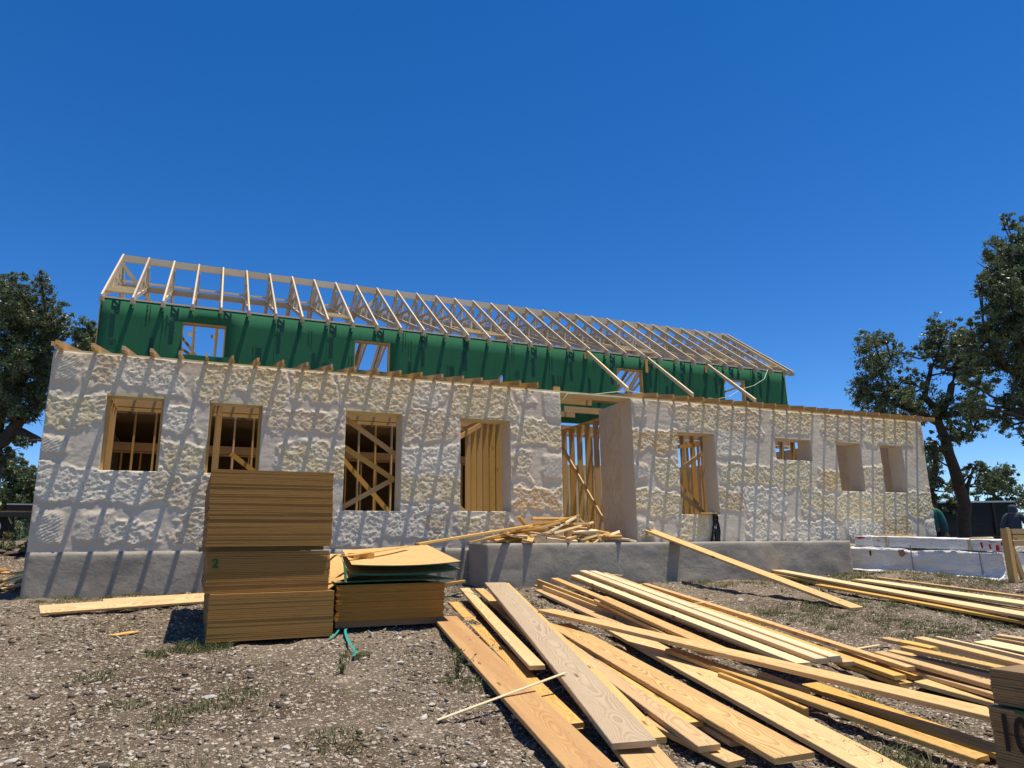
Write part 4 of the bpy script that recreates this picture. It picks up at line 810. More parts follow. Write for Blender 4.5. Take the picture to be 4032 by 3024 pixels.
plate_x('red_print', [(9.30, -.02), (9.25, .0), (9.24, -.12), (9.31, -.12)], 14.17, M_RED, p2_); plate_x('red_print', [(9.2, .04), (9.14, .05), (9.14, -.02), (9.2, -.02)], 14.17, M_RED, p2_)
plate_x('blue_print', [(9.42, .065), (9.3, .055), (9.3, .04), (9.42, .045)], 14.172, M_BLUEP, p2_); plate_x('red_print', [(9.44, .0), (9.40, .02), (9.39, -.08), (9.42, -.09)], 14.17, M_RED, p2_)
plate_x('red_print', [(12.58, .215), (12.3, .21), (12.33, .18), (12.5, .17)], 14.21, M_RED, p3_); plate_x('red_print', [(11.98, .12), (11.93, .14), (11.88, .115), (11.92, .11)], 14.172, M_RED, p2_)
for y, z, lb in ((12.0, .232, 'pale offcut lying on the flat white pack near its far end'), (11.45, .214, 'second pale offcut on the flat white pack'), (9.75, .118, 'pale offcut lying on the near end of the flat white pack')):
    M, L = beam_matrix((14.4, y+.2, z+.03), (14.5, y-.2, z+.02)); tag(link('wood_offcut', board_mesh('wood_offcut', L, .09, .03, int(y*10), 4), W_YEL, None, M), lb, 'offcut')
# rough timber sawhorse at the right edge
sh = empty('sawhorse', (13.8, 8.8, -.67), 'rough timber sawhorse standing before the white wrapped packs at the right edge', 'sawhorse')
beam('leg', (13.74, 8.8, -.70), (13.74, 8.8, .29), .089, .12, W_FRAME, sh, (0, 1, 0)); beam('leg', (13.84, 8.83, -.70), (13.84, 8.83, .27), .06, .089, W_FRAME, sh, (0, 1, 0))
for z in (.235, .125, .02): beam('rail', (13.89, 8.80, z), (15.4, 8.45, z), .06, .095, W_FRAME, sh)
beam('leg', (14.02, 8.92, .0), (14.35, 9.0, -.66), .089, .06, W_FRAME, sh, (0, 1, 0)); beam('leg', (15.3, 8.5, .2), (15.5, 8.2, -.7), .089, .06, W_FRAME, sh, (0, 1, 0))
# ---------------------------------------------------------------- trees
def leaf_mat(name, a, b, rough=.42):
    m = NT(name); P = m.pos(); n = m.noise(P, 1.6, 3); n2 = m.noise(P, 9., 2); c = m.mix(n, a, b); c = m.mix(m.math('MULTIPLY', n2, .5), c, tuple(x*.45 for x in a))
    m.col(c); m.b.inputs['Roughness'].default_value = rough; m.b.inputs['Specular IOR Level'].default_value = .5
    tr = m.n('BsdfTranslucent'); m.L(c, tr.inputs[0]); mx = m.n('MixShader'); mx.inputs[0].default_value = .35; m.L(m.b.outputs[0], mx.inputs[1]); m.L(tr.outputs[0], mx.inputs[2]); m.L(mx.outputs[0], m.out.inputs[0]); return m.m
LEAF = leaf_mat('oak_leaf', (.10, .14, .058), (.185, .225, .10), .42); LEAFY = leaf_mat('shrub_leaf', (.10, .11, .022), (.17, .16, .035), .6); GRASSM = leaf_mat('grass_blade', (.10, .135, .035), (.25, .22, .08), .6)
BARK = simple('oak_bark', (.055, .045, .036), .95, .45, 7., 0, .8)
def leaves_mesh(name, centers, radii, n_per, size, seed, flat=1.):
    R = np.random.RandomState(seed); P = []
    for (c, r_) in zip(centers, radii):
        k = max(8, int(17*(r_/.4)**1.7)); n = int(n_per*(r_/.45)**2)
        d = R.normal(size=(k, 3)); d /= np.linalg.norm(d, axis=1)[:, None]; sub = np.array(c)+d*(r_*(.25+.95*R.rand(k, 1)**.7))*np.array([1, 1, flat])
        w = R.rand(k)+.35; w /= w.sum(); which = R.choice(k, n, p=w); off = R.normal(size=(n, 3))*r_*(.075+.10*R.rand(k)[which])[:, None]
        P.append(sub[which]+off*np.array([1, 1, .8]))
    P = np.concatenate(P); n = len(P); s = size*(.6+.8*R.rand(n))[:, None]
    a = R.normal(size=(n, 3)); a /= np.linalg.norm(a, axis=1)[:, None]; b = np.cross(a, R.normal(size=(n, 3))); b /= np.linalg.norm(b, axis=1)[:, None]
    V = np.stack([P-a*s, P+b*s*.42, P+a*s, P-b*s*.42], 1).reshape(-1, 3); return np_mesh(name, V, np.arange(n*4).reshape(n, 4)), P
def tree(name, label, data, trunk_r, n_per, leaf, seed, group='live oaks around the site', depth_jit=1.0, cat='tree'):
    blobs, limbs = data; R = random.Random(seed); base = limbs[0][0]
    root = empty(name, (base[0], base[1], float(base[2])), label, cat, group)
    extra = []
    for (x, y, z, r_) in blobs:                 # fill the crown's depth away from and towards the viewer
        dx, dy = x, y; l = math.hypot(dx, dy); 
        for k in (-1, 1): extra.append((x+dx/l*k*R.uniform(.6, 1.9)*depth_jit, y+dy/l*k*R.uniform(.6, 1.9)*depth_jit, z+R.uniform(-.25, .1), r_*R.uniform(.6, .9)))
    allb = list(blobs)+[e for e in extra if R.random() < .55]
    me, _ = leaves_mesh('crown', [b[:3] for b in allb], [b[3] for b in allb], n_per, leaf, seed)
    link('crown', me, LEAF, root)
    bm = bmesh.new(); sk = []
    for i, L in enumerate(limbs):
        pts = [Vector(L[0])]
        for q in L[1:]:
            m_ = (pts[-1]+Vector(q))/2+Vector((R.uniform(-.06, .06), R.uniform(-.06, .06), R.uniform(-.04, .04))); pts += [m_, Vector(q)]
        r0 = trunk_r if i == 0 else trunk_r*.5; tube(bm, pts, [max(.02, r0*(1-.78*k/(len(pts)-1))*(1.25 if k == 0 and i == 0 else 1)) for k in range(len(pts))], 9); sk += pts
    for (x, y, z, r_) in allb:
        c = Vector((x, y, z)); near = min(sk, key=lambda q: (q-c).length+(.6 if q.z > z else 0)); 
        if (near-c).length > 3.2: continue
        mid = (near+c)/2+Vector((R.uniform(-.12, .12), R.uniform(-.12, .12), R.uniform(-.2, .05))); tube(bm, [near, mid, c], [trunk_r*.16, trunk_r*.11, .015], 5)
        for k in range(3):
            e = c+Vector((R.gauss(0, 1), R.gauss(0, 1), R.gauss(.2, .8))).normalized()*r_*1.05; tube(bm, [mid if k == 0 else c, (c+e)/2+Vector((0, 0, R.uniform(-.05, .05))), e], [.018, .013, .006], 4)
    bm_obj('trunk', bm, BARK, root, smooth=True); return root
TREE_1 = ([(20.35,16.4,6.27,0.59),(20.7,16.37,5.77,0.72),(20.13,16.79,5.12,0.51),(20.7,16.61,4.87,0.68),(21.41,16.34,4.69,0.59),(22.02,16.03,4.85,0.59),(22.22,15.38,7.07,0.38),(22.18,15.5,6.66,0.47),(21.98,15.69,6.25,0.38),(22.53,15.48,6.16,0.38),(22.81,15.25,6.57,0.47),(23.1,15.08,6.73,0.47),(23.32,15.17,5.99,0.55),(22.87,15.41,5.83,0.38),(23.61,15.22,5.32,0.47),(23.5,15.43,4.67,0.47),(22.98,15.72,4.43,0.47),(22.52,15.94,4.35,0.47),(21.02,16.04,6.55,0.21),(23.7,15.47,4.17,0.47),(23.2,15.81,3.68,0.38),(22.52,16.19,3.36,0.34),(22.32,16.38,2.95,0.34),(22.46,16.5,2.21,0.34),(23.68,15.89,2.52,0.32),(24.0,15.78,2.43,0.27),(21.59,16.09,5.35,0.34)], [[(23.65,16.66,-0.44),(23.6,16.47,0.38),(23.55,16.26,1.29),(23.14,16.15,2.45),(22.74,16.05,3.52),(22.51,16.03,4.02),(22.79,15.7,4.84),(22.89,15.48,5.5),(23.16,15.24,5.99),(23.34,14.98,6.73)],[(22.56,16.03,3.94),(21.75,16.27,4.36),(21.1,16.49,4.61),(21.03,16.42,5.03),(20.7,16.37,5.77)],[(22.54,15.97,4.18),(22.02,16.03,4.85),(22.12,15.82,5.51),(22.3,15.58,6.16),(22.31,15.38,6.91)],[(22.74,16.05,3.52),(23.22,15.86,3.43),(23.58,15.62,3.76)],[(23.52,16.26,1.37),(23.69,15.91,2.44)]])
TREE_3 = ([(17.6,11.3,5.3,.33),(17.45,11.4,4.4,.33),(17.7,11.5,3.9,.33),(17.75,11.6,3.25,.3),(17.6,10.9,6.2,.25),(18.34,10.2,7.69,0.32),(18.06,10.28,7.88,0.19),(18.37,10.28,7.32,0.44),(17.78,10.69,6.71,0.35),(18.12,10.53,6.77,0.48),(18.53,10.37,6.7,0.51),(17.99,10.71,6.28,0.41),(18.52,10.53,6.08,0.57),(18.26,10.73,5.72,0.48),(18.06,10.91,5.35,0.41),(18.59,10.71,5.22,0.57),(17.85,11.07,5.1,0.29),(17.76,11.19,4.8,0.32),(18.29,10.97,4.73,0.48),(18.72,10.86,4.41,0.51),(18.08,11.15,4.36,0.32),(18.53,11.07,3.92,0.44),(18.39,11.24,3.49,0.32),(18.81,11.11,3.3,0.44),(18.21,11.4,3.18,0.25),(18.62,11.31,2.81,0.29),(18.89,11.24,2.62,0.25),(18.91,10.11,7.07,0.64),(19.15,10.39,5.52,0.7),(19.21,10.73,4.1,0.64)], [[(20.06,11.56,-0.67),(19.82,11.28,0.87),(19.32,11.02,2.74),(18.87,10.91,3.98),(18.48,10.76,5.22),(18.44,10.47,6.45)],[(18.94,10.91,3.85),(18.32,11.05,4.36),(17.86,11.1,4.98)],[(19.32,11.02,2.74),(18.76,11.14,3.24),(18.39,11.26,3.43)]])
TREE_4 = ([(36.38,23.62,3.15,0.64),(35.96,23.93,2.66,0.57),(36.95,23.31,3.39,0.48),(37.47,23.27,2.64,0.57),(37.88,23.28,1.9,0.44),(34.82,24.52,2.31,0.51),(35.2,24.43,1.99,0.38),(36.8,23.66,2.28,0.38)], [[(36.99,24.17,-0.07),(36.79,23.79,1.79),(36.39,23.65,3.03)],[(36.81,23.84,1.54),(37.39,23.4,2.27),(37.89,23.31,1.77)]])
TREE_2 = ([(25.29,18.35,3.32,0.43),(25.12,18.56,2.76,0.43),(25.55,18.49,2.29,0.34),(25.46,18.67,1.74,0.29),(25.96,18.51,1.5,0.38)], [[(25.62,19.1,-0.21),(25.44,18.89,0.91),(25.26,18.69,2.02),(25.42,18.43,2.76),(25.11,18.4,3.41)]])
TREE_5 = ([(-6.4,27.43,8.93,0.34),(-6.04,27.42,8.35,0.59),(-5.35,27.1,8.43,0.47),(-4.9,26.97,8.17,0.38),(-4.56,26.91,7.84,0.3),(-6.22,27.67,7.7,0.68),(-5.52,27.36,7.69,0.76),(-4.88,27.15,7.43,0.55),(-4.52,27.03,7.26,0.3),(-6.08,27.81,6.87,0.76),(-5.37,27.53,6.78,0.76),(-4.87,27.31,6.77,0.47),(-5.85,27.92,6.04,0.76),(-5.23,27.67,5.95,0.64),(-4.9,27.45,6.28,0.38),(-6.02,28.2,5.22,0.68),(-5.39,27.95,5.13,0.64),(-5.02,27.75,5.29,0.42),(-5.73,28.25,4.56,0.42),(-5.11,27.98,4.55,0.34),(-5.91,28.49,3.9,0.42),(-5.36,28.29,3.73,0.27),(-5.94,28.67,3.24,0.34),(-6.96,27.86,8.2,0.76),(-6.9,28.25,6.55,0.85),(-6.69,28.58,4.9,0.76)], [[(-6.27,29.71,-0.3),(-6.35,29.26,1.6),(-6.25,28.8,3.25),(-5.71,28.32,4.23),(-5.29,27.99,4.8),(-4.82,27.54,5.78)],[(-6.25,28.8,3.25),(-6.1,28.24,5.22),(-5.96,27.64,7.36),(-6.04,27.42,8.35)],[(-5.78,28.37,4.15),(-5.14,28.15,3.89),(-4.82,28.04,3.76)],[(-6.1,28.24,5.22),(-5.32,27.67,6.12),(-4.87,27.16,7.35)]])
TREE_6 = ([(-5.3,36.77,9.97,0.58),(-4.89,36.55,10.14,0.37),(-5.6,36.99,9.64,0.47),(-4.63,36.59,9.51,0.35),(-5.03,36.85,9.18,0.58),(-5.42,37.14,8.73,0.47)], [[(-4.84,37.69,5.55),(-5.13,36.9,9.18),(-5.09,36.68,9.97)]])
TREE_7 = ([(-7.63,37.14,3.66,0.6),(-7.02,36.91,3.54,0.55),(-6.5,36.73,3.32,0.44),(-7.16,37.15,2.8,0.71),(-6.4,36.85,2.68,0.55),(-7.63,37.44,2.49,0.66),(-6.7,37.12,2.15,0.55),(-7.39,37.47,1.95,0.55)], [[(-7.14,37.82,0.14),(-7.3,37.4,2.05),(-7.18,37.09,3.12)],[(-7.25,37.52,1.52),(-6.65,36.94,2.79)]])

tree('oak_tree', 'live oak with a forked leaning trunk and open crown right of the house end', TREE_1, .24, 1050, .048, 11)
tree('oak_tree', 'slim dark oak trunk directly against the right end of the stone wall', TREE_2, .20, 1100, .05, 12)
tree('oak_tree', 'tallest dense oak crown cut off by the right edge of the picture', TREE_3, .26, 1500, .039, 13)
tree('oak_tree', 'small twisted oak far behind the dark trailer', TREE_4, .2, 420, .085, 14)
tree('oak_tree', 'big dense oak rising behind the left end of the house', TREE_5, .36, 1150, .047, 15)
tree('oak_tree', 'distant oak top showing between the big oak and the green wall', (TREE_6[0], [[(-5.13, 37.5, -.6), (-5.2, 37.2, 4.0), (-5.13, 36.9, 9.18)]]), .22, 650, .075, 16)
tree('oak_tree', 'low distant oak above the flatbed trailer on the left', TREE_7, .22, 560, .085, 17)
R_ = np.random.RandomState(8); C_ = [(R_.uniform(-60, -4), R_.uniform(44, 60), R_.uniform(-.8, 2.2)) for i in range(90)] + [(R_.uniform(20, 110), R_.uniform(60, 80), R_.uniform(-3, -.6)) for i in range(70)]
me, _ = leaves_mesh('far_woods', C_, list(R_.uniform(1.2, 2.0, len(C_))), 26, .30, 88, .8)
tag(link('far_woods', me, LEAF), 'low dark brush far behind the house', None, None, 'stuff')
# ---------------------------------------------------------------- things left of the house
def boxes(name, lst, mat, parent):
    bm = bmesh.new()
    for b in lst: bm_box(bm, *b)
    return bm_obj(name, bm, mat, parent)
fb = empty('flatbed_trailer', (-5.6, 26.5, .5), 'dark flatbed trailer with a wooden deck parked beyond the left end of the house', 'trailer')
beam('deck', (-9.5, 26.6, 1.28), (-3.2, 26.3, 1.28), 2.0, .06, W_DARK, fb); beam('side_rail', (-9.5, 25.55, 1.2), (-3.2, 25.25, 1.2), .06, .14, M_DARKM, fb)
def wheel(parent, c, r_, axis):
    bm = bmesh.new(); bmesh.ops.create_cone(bm, cap_ends=True, segments=24, radius1=r_, radius2=r_, depth=.22); M = Vector((0, 0, 1)).rotation_difference(Vector(axis)).to_matrix().to_4x4(); M.translation = c
    o = bm_obj('wheel', bm, M_RUB, parent, M); bm = bmesh.new(); bmesh.ops.create_cone(bm, cap_ends=True, segments=18, radius1=r_*.5, radius2=r_*.4, depth=.24); bm_obj('rim', bm, M_ALU, o, M); return o
for x in (-5.3, -6.2): wheel(fb, (x, 25.6, .86), .36, (.05, 1, 0)); 
bm = bmesh.new()
for x in (-5.3, -6.2): tube(bm, [(x-.42, 25.5, .95), (x-.3, 25.5, 1.2), (x, 25.5, 1.28), (x+.3, 25.5, 1.2), (x+.42, 25.5, .95)], [.03]*5, 6)
bm_obj('fender', bm, M_ALU, fb)
cb = empty('tool_box', (-4.7, 26.4, 1.31), 'black steel tool box on the deck of the flatbed trailer', 'tool box'); boxes('body', [(-5.15, -4.2, 26.0, 26.8, 1.31, 1.52)], M_DARKM, cb); boxes('lid', [(-5.17, -4.18, 25.98, 26.82, 1.523, 1.56)], M_ALU, cb)
sb = empty('shrub', (-3.7, 19.4, .1), 'low yellow green shrub beyond the left end of the house', 'shrub')
me, _ = leaves_mesh('foliage', [(-4.2, 19.5, .3), (-3.8, 19.3, .34), (-3.45, 19.4, .3), (-3.1, 19.4, .28), (-4.6, 19.6, .3)], [.32, .34, .3, .28, .35], 900, .035, 31); link('foliage', me, LEAFY, sb)
bm = bmesh.new()
for i in range(14): tube(bm, [(-3.8+rng.uniform(-.5, .5), 19.45, .05), (-3.8+rng.uniform(-.8, .8), 19.4, .35)], [.012, .006], 4)
bm_obj('stem', bm, BARK, sb)
dw = empty('weed', (-3.55, 18.9, .1), 'dark leafy weed in front of the yellow green shrub', 'weed'); me, _ = leaves_mesh('foliage', [(-3.55, 18.8, .25), (-3.75, 18.8, .2)], [.16, .14], 900, .03, 32); link('foliage', me, LEAF, dw)
def rock_mesh(name, s, seed, flat=.5):
    bm = bmesh.new(); bmesh.ops.create_icosphere(bm, subdivisions=2, radius=1); R = np.random.RandomState(seed)
    A = R.normal(size=(9, 3)); A /= np.linalg.norm(A, axis=1)[:, None]; h = .62+.35*R.rand(9)
    for v in bm.verts:
        c = np.array(v.co)
        for a, hh in zip(A, h):
            d = c@a
            if d > hh: c = c-a*(d-hh)
        c = c*(1+.06*(R.rand()-.5)); v.co = (c[0]*s, c[1]*s*(.6+.35*((seed*7) % 5)/5), c[2]*s*flat)
    me = bpy.data.meshes.new(name); bm.to_mesh(me); bm.free(); return me
ROCK = simple('limestone_rock', (.42, .38, .32), .95, .35, 9., 0, .5); CLOD = simple('dark_clod', (.10, .075, .06), 1, .4, 12., 0, .8)
for i in range(9):
    o = link('ledge_stone', rock_mesh('ledge_stone', .24, 40+i, .22), CLOD, None, Matrix.Translation((-2.75-.33*i, 18.25+rng.uniform(-.05, .05), .07+.04*(i % 2)))); tag(o, 'flat grey stone in the low dry ledge beyond the left end of the house', 'stone', 'stones of the low ledge')
ps = empty('marker_post', (-2.72, 16.9, -.5), 'short grey concrete marker post beyond the left corner of the house', 'post'); beam('shaft', (-2.72, 16.9, -.6), (-2.72, 16.9, .0), .10, .09, M_CONC, ps, (0, 1, 0)); beam('cap', (-2.72, 16.9, .001), (-2.72, 16.9, .02), .08, .07, M_CONC, ps, (0, 1, 0))
# ---------------------------------------------------------------- dark trailer, wire panel and people on the right
tr = empty('dump_trailer', (27.0, 18.2, -.6), 'dark high sided trailer parked in the shade under the oaks', 'trailer')
A_ = Vector((25.0, 18.9, 0)); dv = Vector((.917, -.40, 0)); nv = Vector((.40, .917, 0))
def tb(name, s0, s1, d0, d1, z0, z1, mat, parent=tr):
    bm = bmesh.new(); bm_box(bm, s0, s1, d0, d1, z0, z1); M = Matrix(((dv.x, nv.x, 0, A_.x), (dv.y, nv.y, 0, A_.y), (0, 0, 1, 0), (0, 0, 0, 1))); return bm_obj(name, bm, mat, parent, M)
tb('floor', 0, 3.6, 0, 2.2, .30, .40, M_DARKM); tb('side_panel', 0, 3.4, 0, .06, .86, 1.54, M_GREENST); tb('side_panel', 0, 3.4, 2.1, 2.16, .42, 1.54, M_GREENST)
for i in range(8): tb('corrugation', .02, 3.38, -.03, -.001, .88+.082*i, .925+.082*i, M_GREENST)
tb('lower_panel', 0, 3.4, .03, .058, .402, .858, M_DARKM); tb('top_rail', -.05, 3.45, -.05, .1, 1.541, 1.60, M_ALU)
for s in (-.02, 2.55, 3.36): tb('post', s, s+.09, -.062, -.02, .402, 1.54, M_DARKM)
for s in (.9, 1.8): wheel(tr, A_+dv*s+nv*.05+Vector((0, 0, -.2)), .40, (nv.x, nv.y, 0))
tb('tailgate', 3.41, 3.46, .1, 2.1, .42, 1.5, M_DARKM); tb('number_plate', 2.75, 3.25, -.09, -.07, .30, .62, M_ALU)
wp = empty('wire_panel', (22.4, 13.5, -.6), 'welded wire mesh panel standing behind the person at the right edge', 'wire panel')
bm = bmesh.new()
for i in range(13): bm_beam(bm, (21.9+.12*i, 13.75-.05*i, -.6), (21.9+.12*i, 13.75-.05*i, 1.01), .008, .008, (0, 1, 0))
for i in range(14): bm_beam(bm, (21.9, 13.75, -.55+.12*i), (23.34, 13.15, -.55+.12*i), .008, .008)
bm_obj('mesh_grid', bm, M_ALU, wp)
SKIN = simple('skin', (.30, .17, .11), .6, .1); SHIRT = simple('slate_hoodie', (.055, .07, .095), .9, .25, 5., 0, .3); TEALS = simple('teal_shirt', (.02, .11, .10), .9, .2, 5.); TROU = simple('dark_trousers', (.012, .014, .022), .9, .2); GLOVE = simple('pale_glove', (.55, .5, .42), .9, .15, 20.); BOOT = simple('boot', (.05, .03, .02), .8)
def skin_obj(name, joints, bones, radii, mat, parent, M, root=0, sub=2):
    me = bpy.data.meshes.new(name); me.from_pydata(joints, bones, []); me.update(); o = link(name, me, mat, parent, M)
    o.modifiers.new('skin', 'SKIN'); 
    me.skin_vertices.new() if not me.skin_vertices else None
    for i, q in enumerate(me.skin_vertices[0].data):
        q.radius = radii[i] if isinstance(radii[i], tuple) else (radii[i], radii[i]); q.use_root = (i == root)
    s = o.modifiers.new('smooth', 'SUBSURF'); s.levels = 1; s.render_levels = sub; return o
def person(label, M, scale, shirt, hood, arm_l, arm_r, glove):
    root = empty('person', M.translation, label, 'person'); S = M @ Matrix.Scale(scale, 4)
    J = [(0, 0, .95), (0, 0, 1.15), (0, .01, 1.35), (0, 0, 1.50), (0, -.01, 1.60), (0, .01, 1.72), (.10, 0, .90), (.11, .0, .5), (.12, .02, .09), (.12, -.14, .04), (-.10, 0, .90), (-.11, 0, .5), (-.12, .02, .09), (-.12, -.14, .04),
         (.19, 0, 1.43), arm_r[0], arm_r[1], arm_r[2], (-.19, 0, 1.43), arm_l[0], arm_l[1], arm_l[2]]
    B = [(0, 1), (1, 2), (2, 3), (3, 4), (4, 5), (0, 6), (6, 7), (7, 8), (8, 9), (0, 10), (10, 11), (11, 12), (12, 13), (3, 14), (14, 15), (15, 16), (16, 17), (3, 18), (18, 19), (19, 20), (20, 21)]
    Rd = [(.15, .11), (.14, .105), (.16, .11), .07, .065, (.085, .10), .085, .062, .045, .035, .085, .062, .045, .035, .062, .046, .033, .03, .062, .046, .033, .03]
    skin_obj('body', J, B, Rd, SKIN, root, S)
    ti = [0, 1, 2, 3, 14, 15, 16, 18, 19, 20]; mp = {v: i for i, v in enumerate(ti)}
    skin_obj('shirt', [(J[i][0], J[i][1], J[i][2]-(.06 if i == 0 else 0)) for i in ti], [(mp[a], mp[b]) for a, b in B if a in mp and b in mp], [(Rd[i][0]+.028, Rd[i][1]+.03) if isinstance(Rd[i], tuple) else Rd[i]+.026 for i in ti], shirt, root, S)
    tl = [0, 6, 7, 8, 10, 11, 12]; mp = {v: i for i, v in enumerate(tl)}
    skin_obj('trousers', [J[i] for i in tl], [(mp[a], mp[b]) for a, b in B if a in mp and b in mp], [(.155, .118) if i == 0 else Rd[i]+.022 for i in tl], TROU, root, S)
    if hood: skin_obj('hood', [(0, .02, 1.50), (0, 0, 1.60), (0, .0, 1.70), (0, -.01, 1.76)], [(0, 1), (1, 2), (2, 3)], [(.13, .10), (.115, .115), (.125, .13), (.08, .08)], shirt, root, S)
    else: skin_obj('hair', [(0, .02, 1.66), (0, .02, 1.76)], [(0, 1)], [(.1, .11), (.07, .08)], TROU, root, S)
    for sgn, arm in ((1, arm_r), (-1, arm_l)):
        w = Vector(arm[1]); h = Vector(arm[2]); d = (h-w).normalized(); s = d.cross(Vector((0, 1, 0))).normalized(); f = s.cross(d)
        Jh = [tuple(w), tuple(w+d*.06)]; Bh = [(0, 1)]; Rh = [.026, (.042, .022)]
        for k, (o_, L_) in enumerate(((-.033, .070), (-.011, .082), (.011, .078), (.033, .062))):
            i = len(Jh); Jh += [tuple(w+d*.10+s*o_), tuple(w+d*(.10+L_*.55)+s*o_*1.1+f*.012), tuple(w+d*(.10+L_)+s*o_*1.05+f*.035)]; Bh += [(1, i), (i, i+1), (i+1, i+2)]; Rh += [.0115, .010, .008]
        i = len(Jh); Jh += [tuple(w+d*.045-s*.05*sgn+f*.01), tuple(w+d*.09-s*.062*sgn+f*.03)]; Bh += [(1, i), (i, i+1)]; Rh += [.013, .010]
        skin_obj('glove' if (glove and sgn < 0) else 'hand', Jh, Bh, Rh, GLOVE if (glove and sgn < 0) else SKIN, root, S, 0, 1)
    for x in (.12, -.12): skin_obj('boot', [(x, .03, .10), (x, .02, .05), (x, -.16, .045)], [(0, 1), (1, 2)], [.055, .06, .045], BOOT, root, S)
    return root
gz1 = -.62
Mp = Matrix.Translation((19.80, 12.40, gz1)) @ Matrix.Rotation(math.pi-1.0, 4, 'Z')
person('person seen from behind in a slate grey hooded top, pale glove on one hand', Mp, .935, SHIRT, True,
       ((-.29, .0, 1.17), (-.37, -.10, .94), (-.38, -.12, .85)), ((.29, .02, 1.17), (.35, -.05, .93), (.36, -.08, .84)), True)
person('person in a teal shirt half hidden by the right end of the stone wall', Matrix.Translation((17.74, 13.22, gz1)) @ Matrix.Rotation(math.pi-.9, 4, 'Z'), 1.02, TEALS, False,
       ((-.27, .0, 1.16), (-.30, -.08, .92), (-.31, -.10, .83)), ((.27, .0, 1.16), (.30, -.06, .92), (.31, -.09, .83)), False)
# ---------------------------------------------------------------- gravel, grass, weeds, rocks
def gravel():
    R = np.random.RandomState(3); n = 160000
    y = 2.5+10.0*R.rand(n)**1.5; x = -.35*y-.35+(2.0*y+1.0)*R.rand(n); k = (y < 12.0) & ~((x > .1) & (x < 1.45) & (y > 8) & (y < 10.6))
    d = fbm(x*.9, y*.9, 4, 77); k &= R.rand(n) < sstep(.34, .60, d+.14*(x < 3.2)); x = x[k]; y = y[k]; n = len(x)
    s = np.minimum(.018, .0034*np.exp(.66*R.normal(size=n)))*(1+.07*y); B = np.array([(1, 0, 0), (-1, 0, 0), (0, 1, 0), (0, -1, 0), (0, 0, 1), (0, 0, -1), ])
    T = np.array([(0, 2, 4), (2, 1, 4), (1, 3, 4), (3, 0, 4), (2, 0, 5), (1, 2, 5), (3, 1, 5), (0, 3, 5)])
    # cube-ish chips: 8 corners jittered
    C = np.array([(a, b, c) for a in (-1, 1) for b in (-1, 1) for c in (-1, 1)], float); Q = np.array([(0, 1, 3, 2), (4, 6, 7, 5), (0, 4, 5, 1), (2, 3, 7, 6), (0, 2, 6, 4), (1, 5, 7, 3)])
    V = C[None]*(.55+.6*R.rand(n, 8, 1))+R.normal(size=(n, 8, 3))*.22; V[:, :, 2] *= (.30+.35*R.rand(n, 1)); V[:, :, 1] *= (.6+.4*R.rand(n, 1))
    a = R.rand(n)*6.28; ca, sa = np.cos(a)[:, None], np.sin(a)[:, None]; vx = V[:, :, 0]*ca-V[:, :, 1]*sa; vy = V[:, :, 0]*sa+V[:, :, 1]*ca
    tx = R.normal(size=(n, 1))*.25; V = np.stack([vx, vy, V[:, :, 2]+vx*tx], -1)*s[:, None, None]
    V += np.stack([x, y, gzv(x, y)+s*.18], -1)[:, None, :]
    t = R.rand(n)[:, None]; pale = np.array([.64, .55, .43]); mid = np.array([.30, .225, .15]); drk = np.array([.085, .062, .044]); u = R.rand(n)[:, None]
    colr = np.where(u < .30, pale*(.62+.45*t), np.where(u < .74, mid*(.65+.7*t), drk*(.6+.8*t)))
    me = np_mesh('gravel', V.reshape(-1, 3), (Q[None]+8*np.arange(n)[:, None, None]).reshape(-1, 4)); col_attr(me, 'tone', np.repeat(colr, 8, 0))
    m = NT('limestone_chips'); at_ = m.n('Attribute', attribute_name='tone').outputs['Color']; m.col(m.mix(m.math('MULTIPLY', m.noise(m.pos(), 60., 3), .5), at_, (.16, .13, .10))); m.b.inputs['Roughness'].default_value = 1
    tag(link('gravel', me, m.m), 'pale limestone chips and dark clods strewn over the soil', None, None, 'stuff')
gravel()
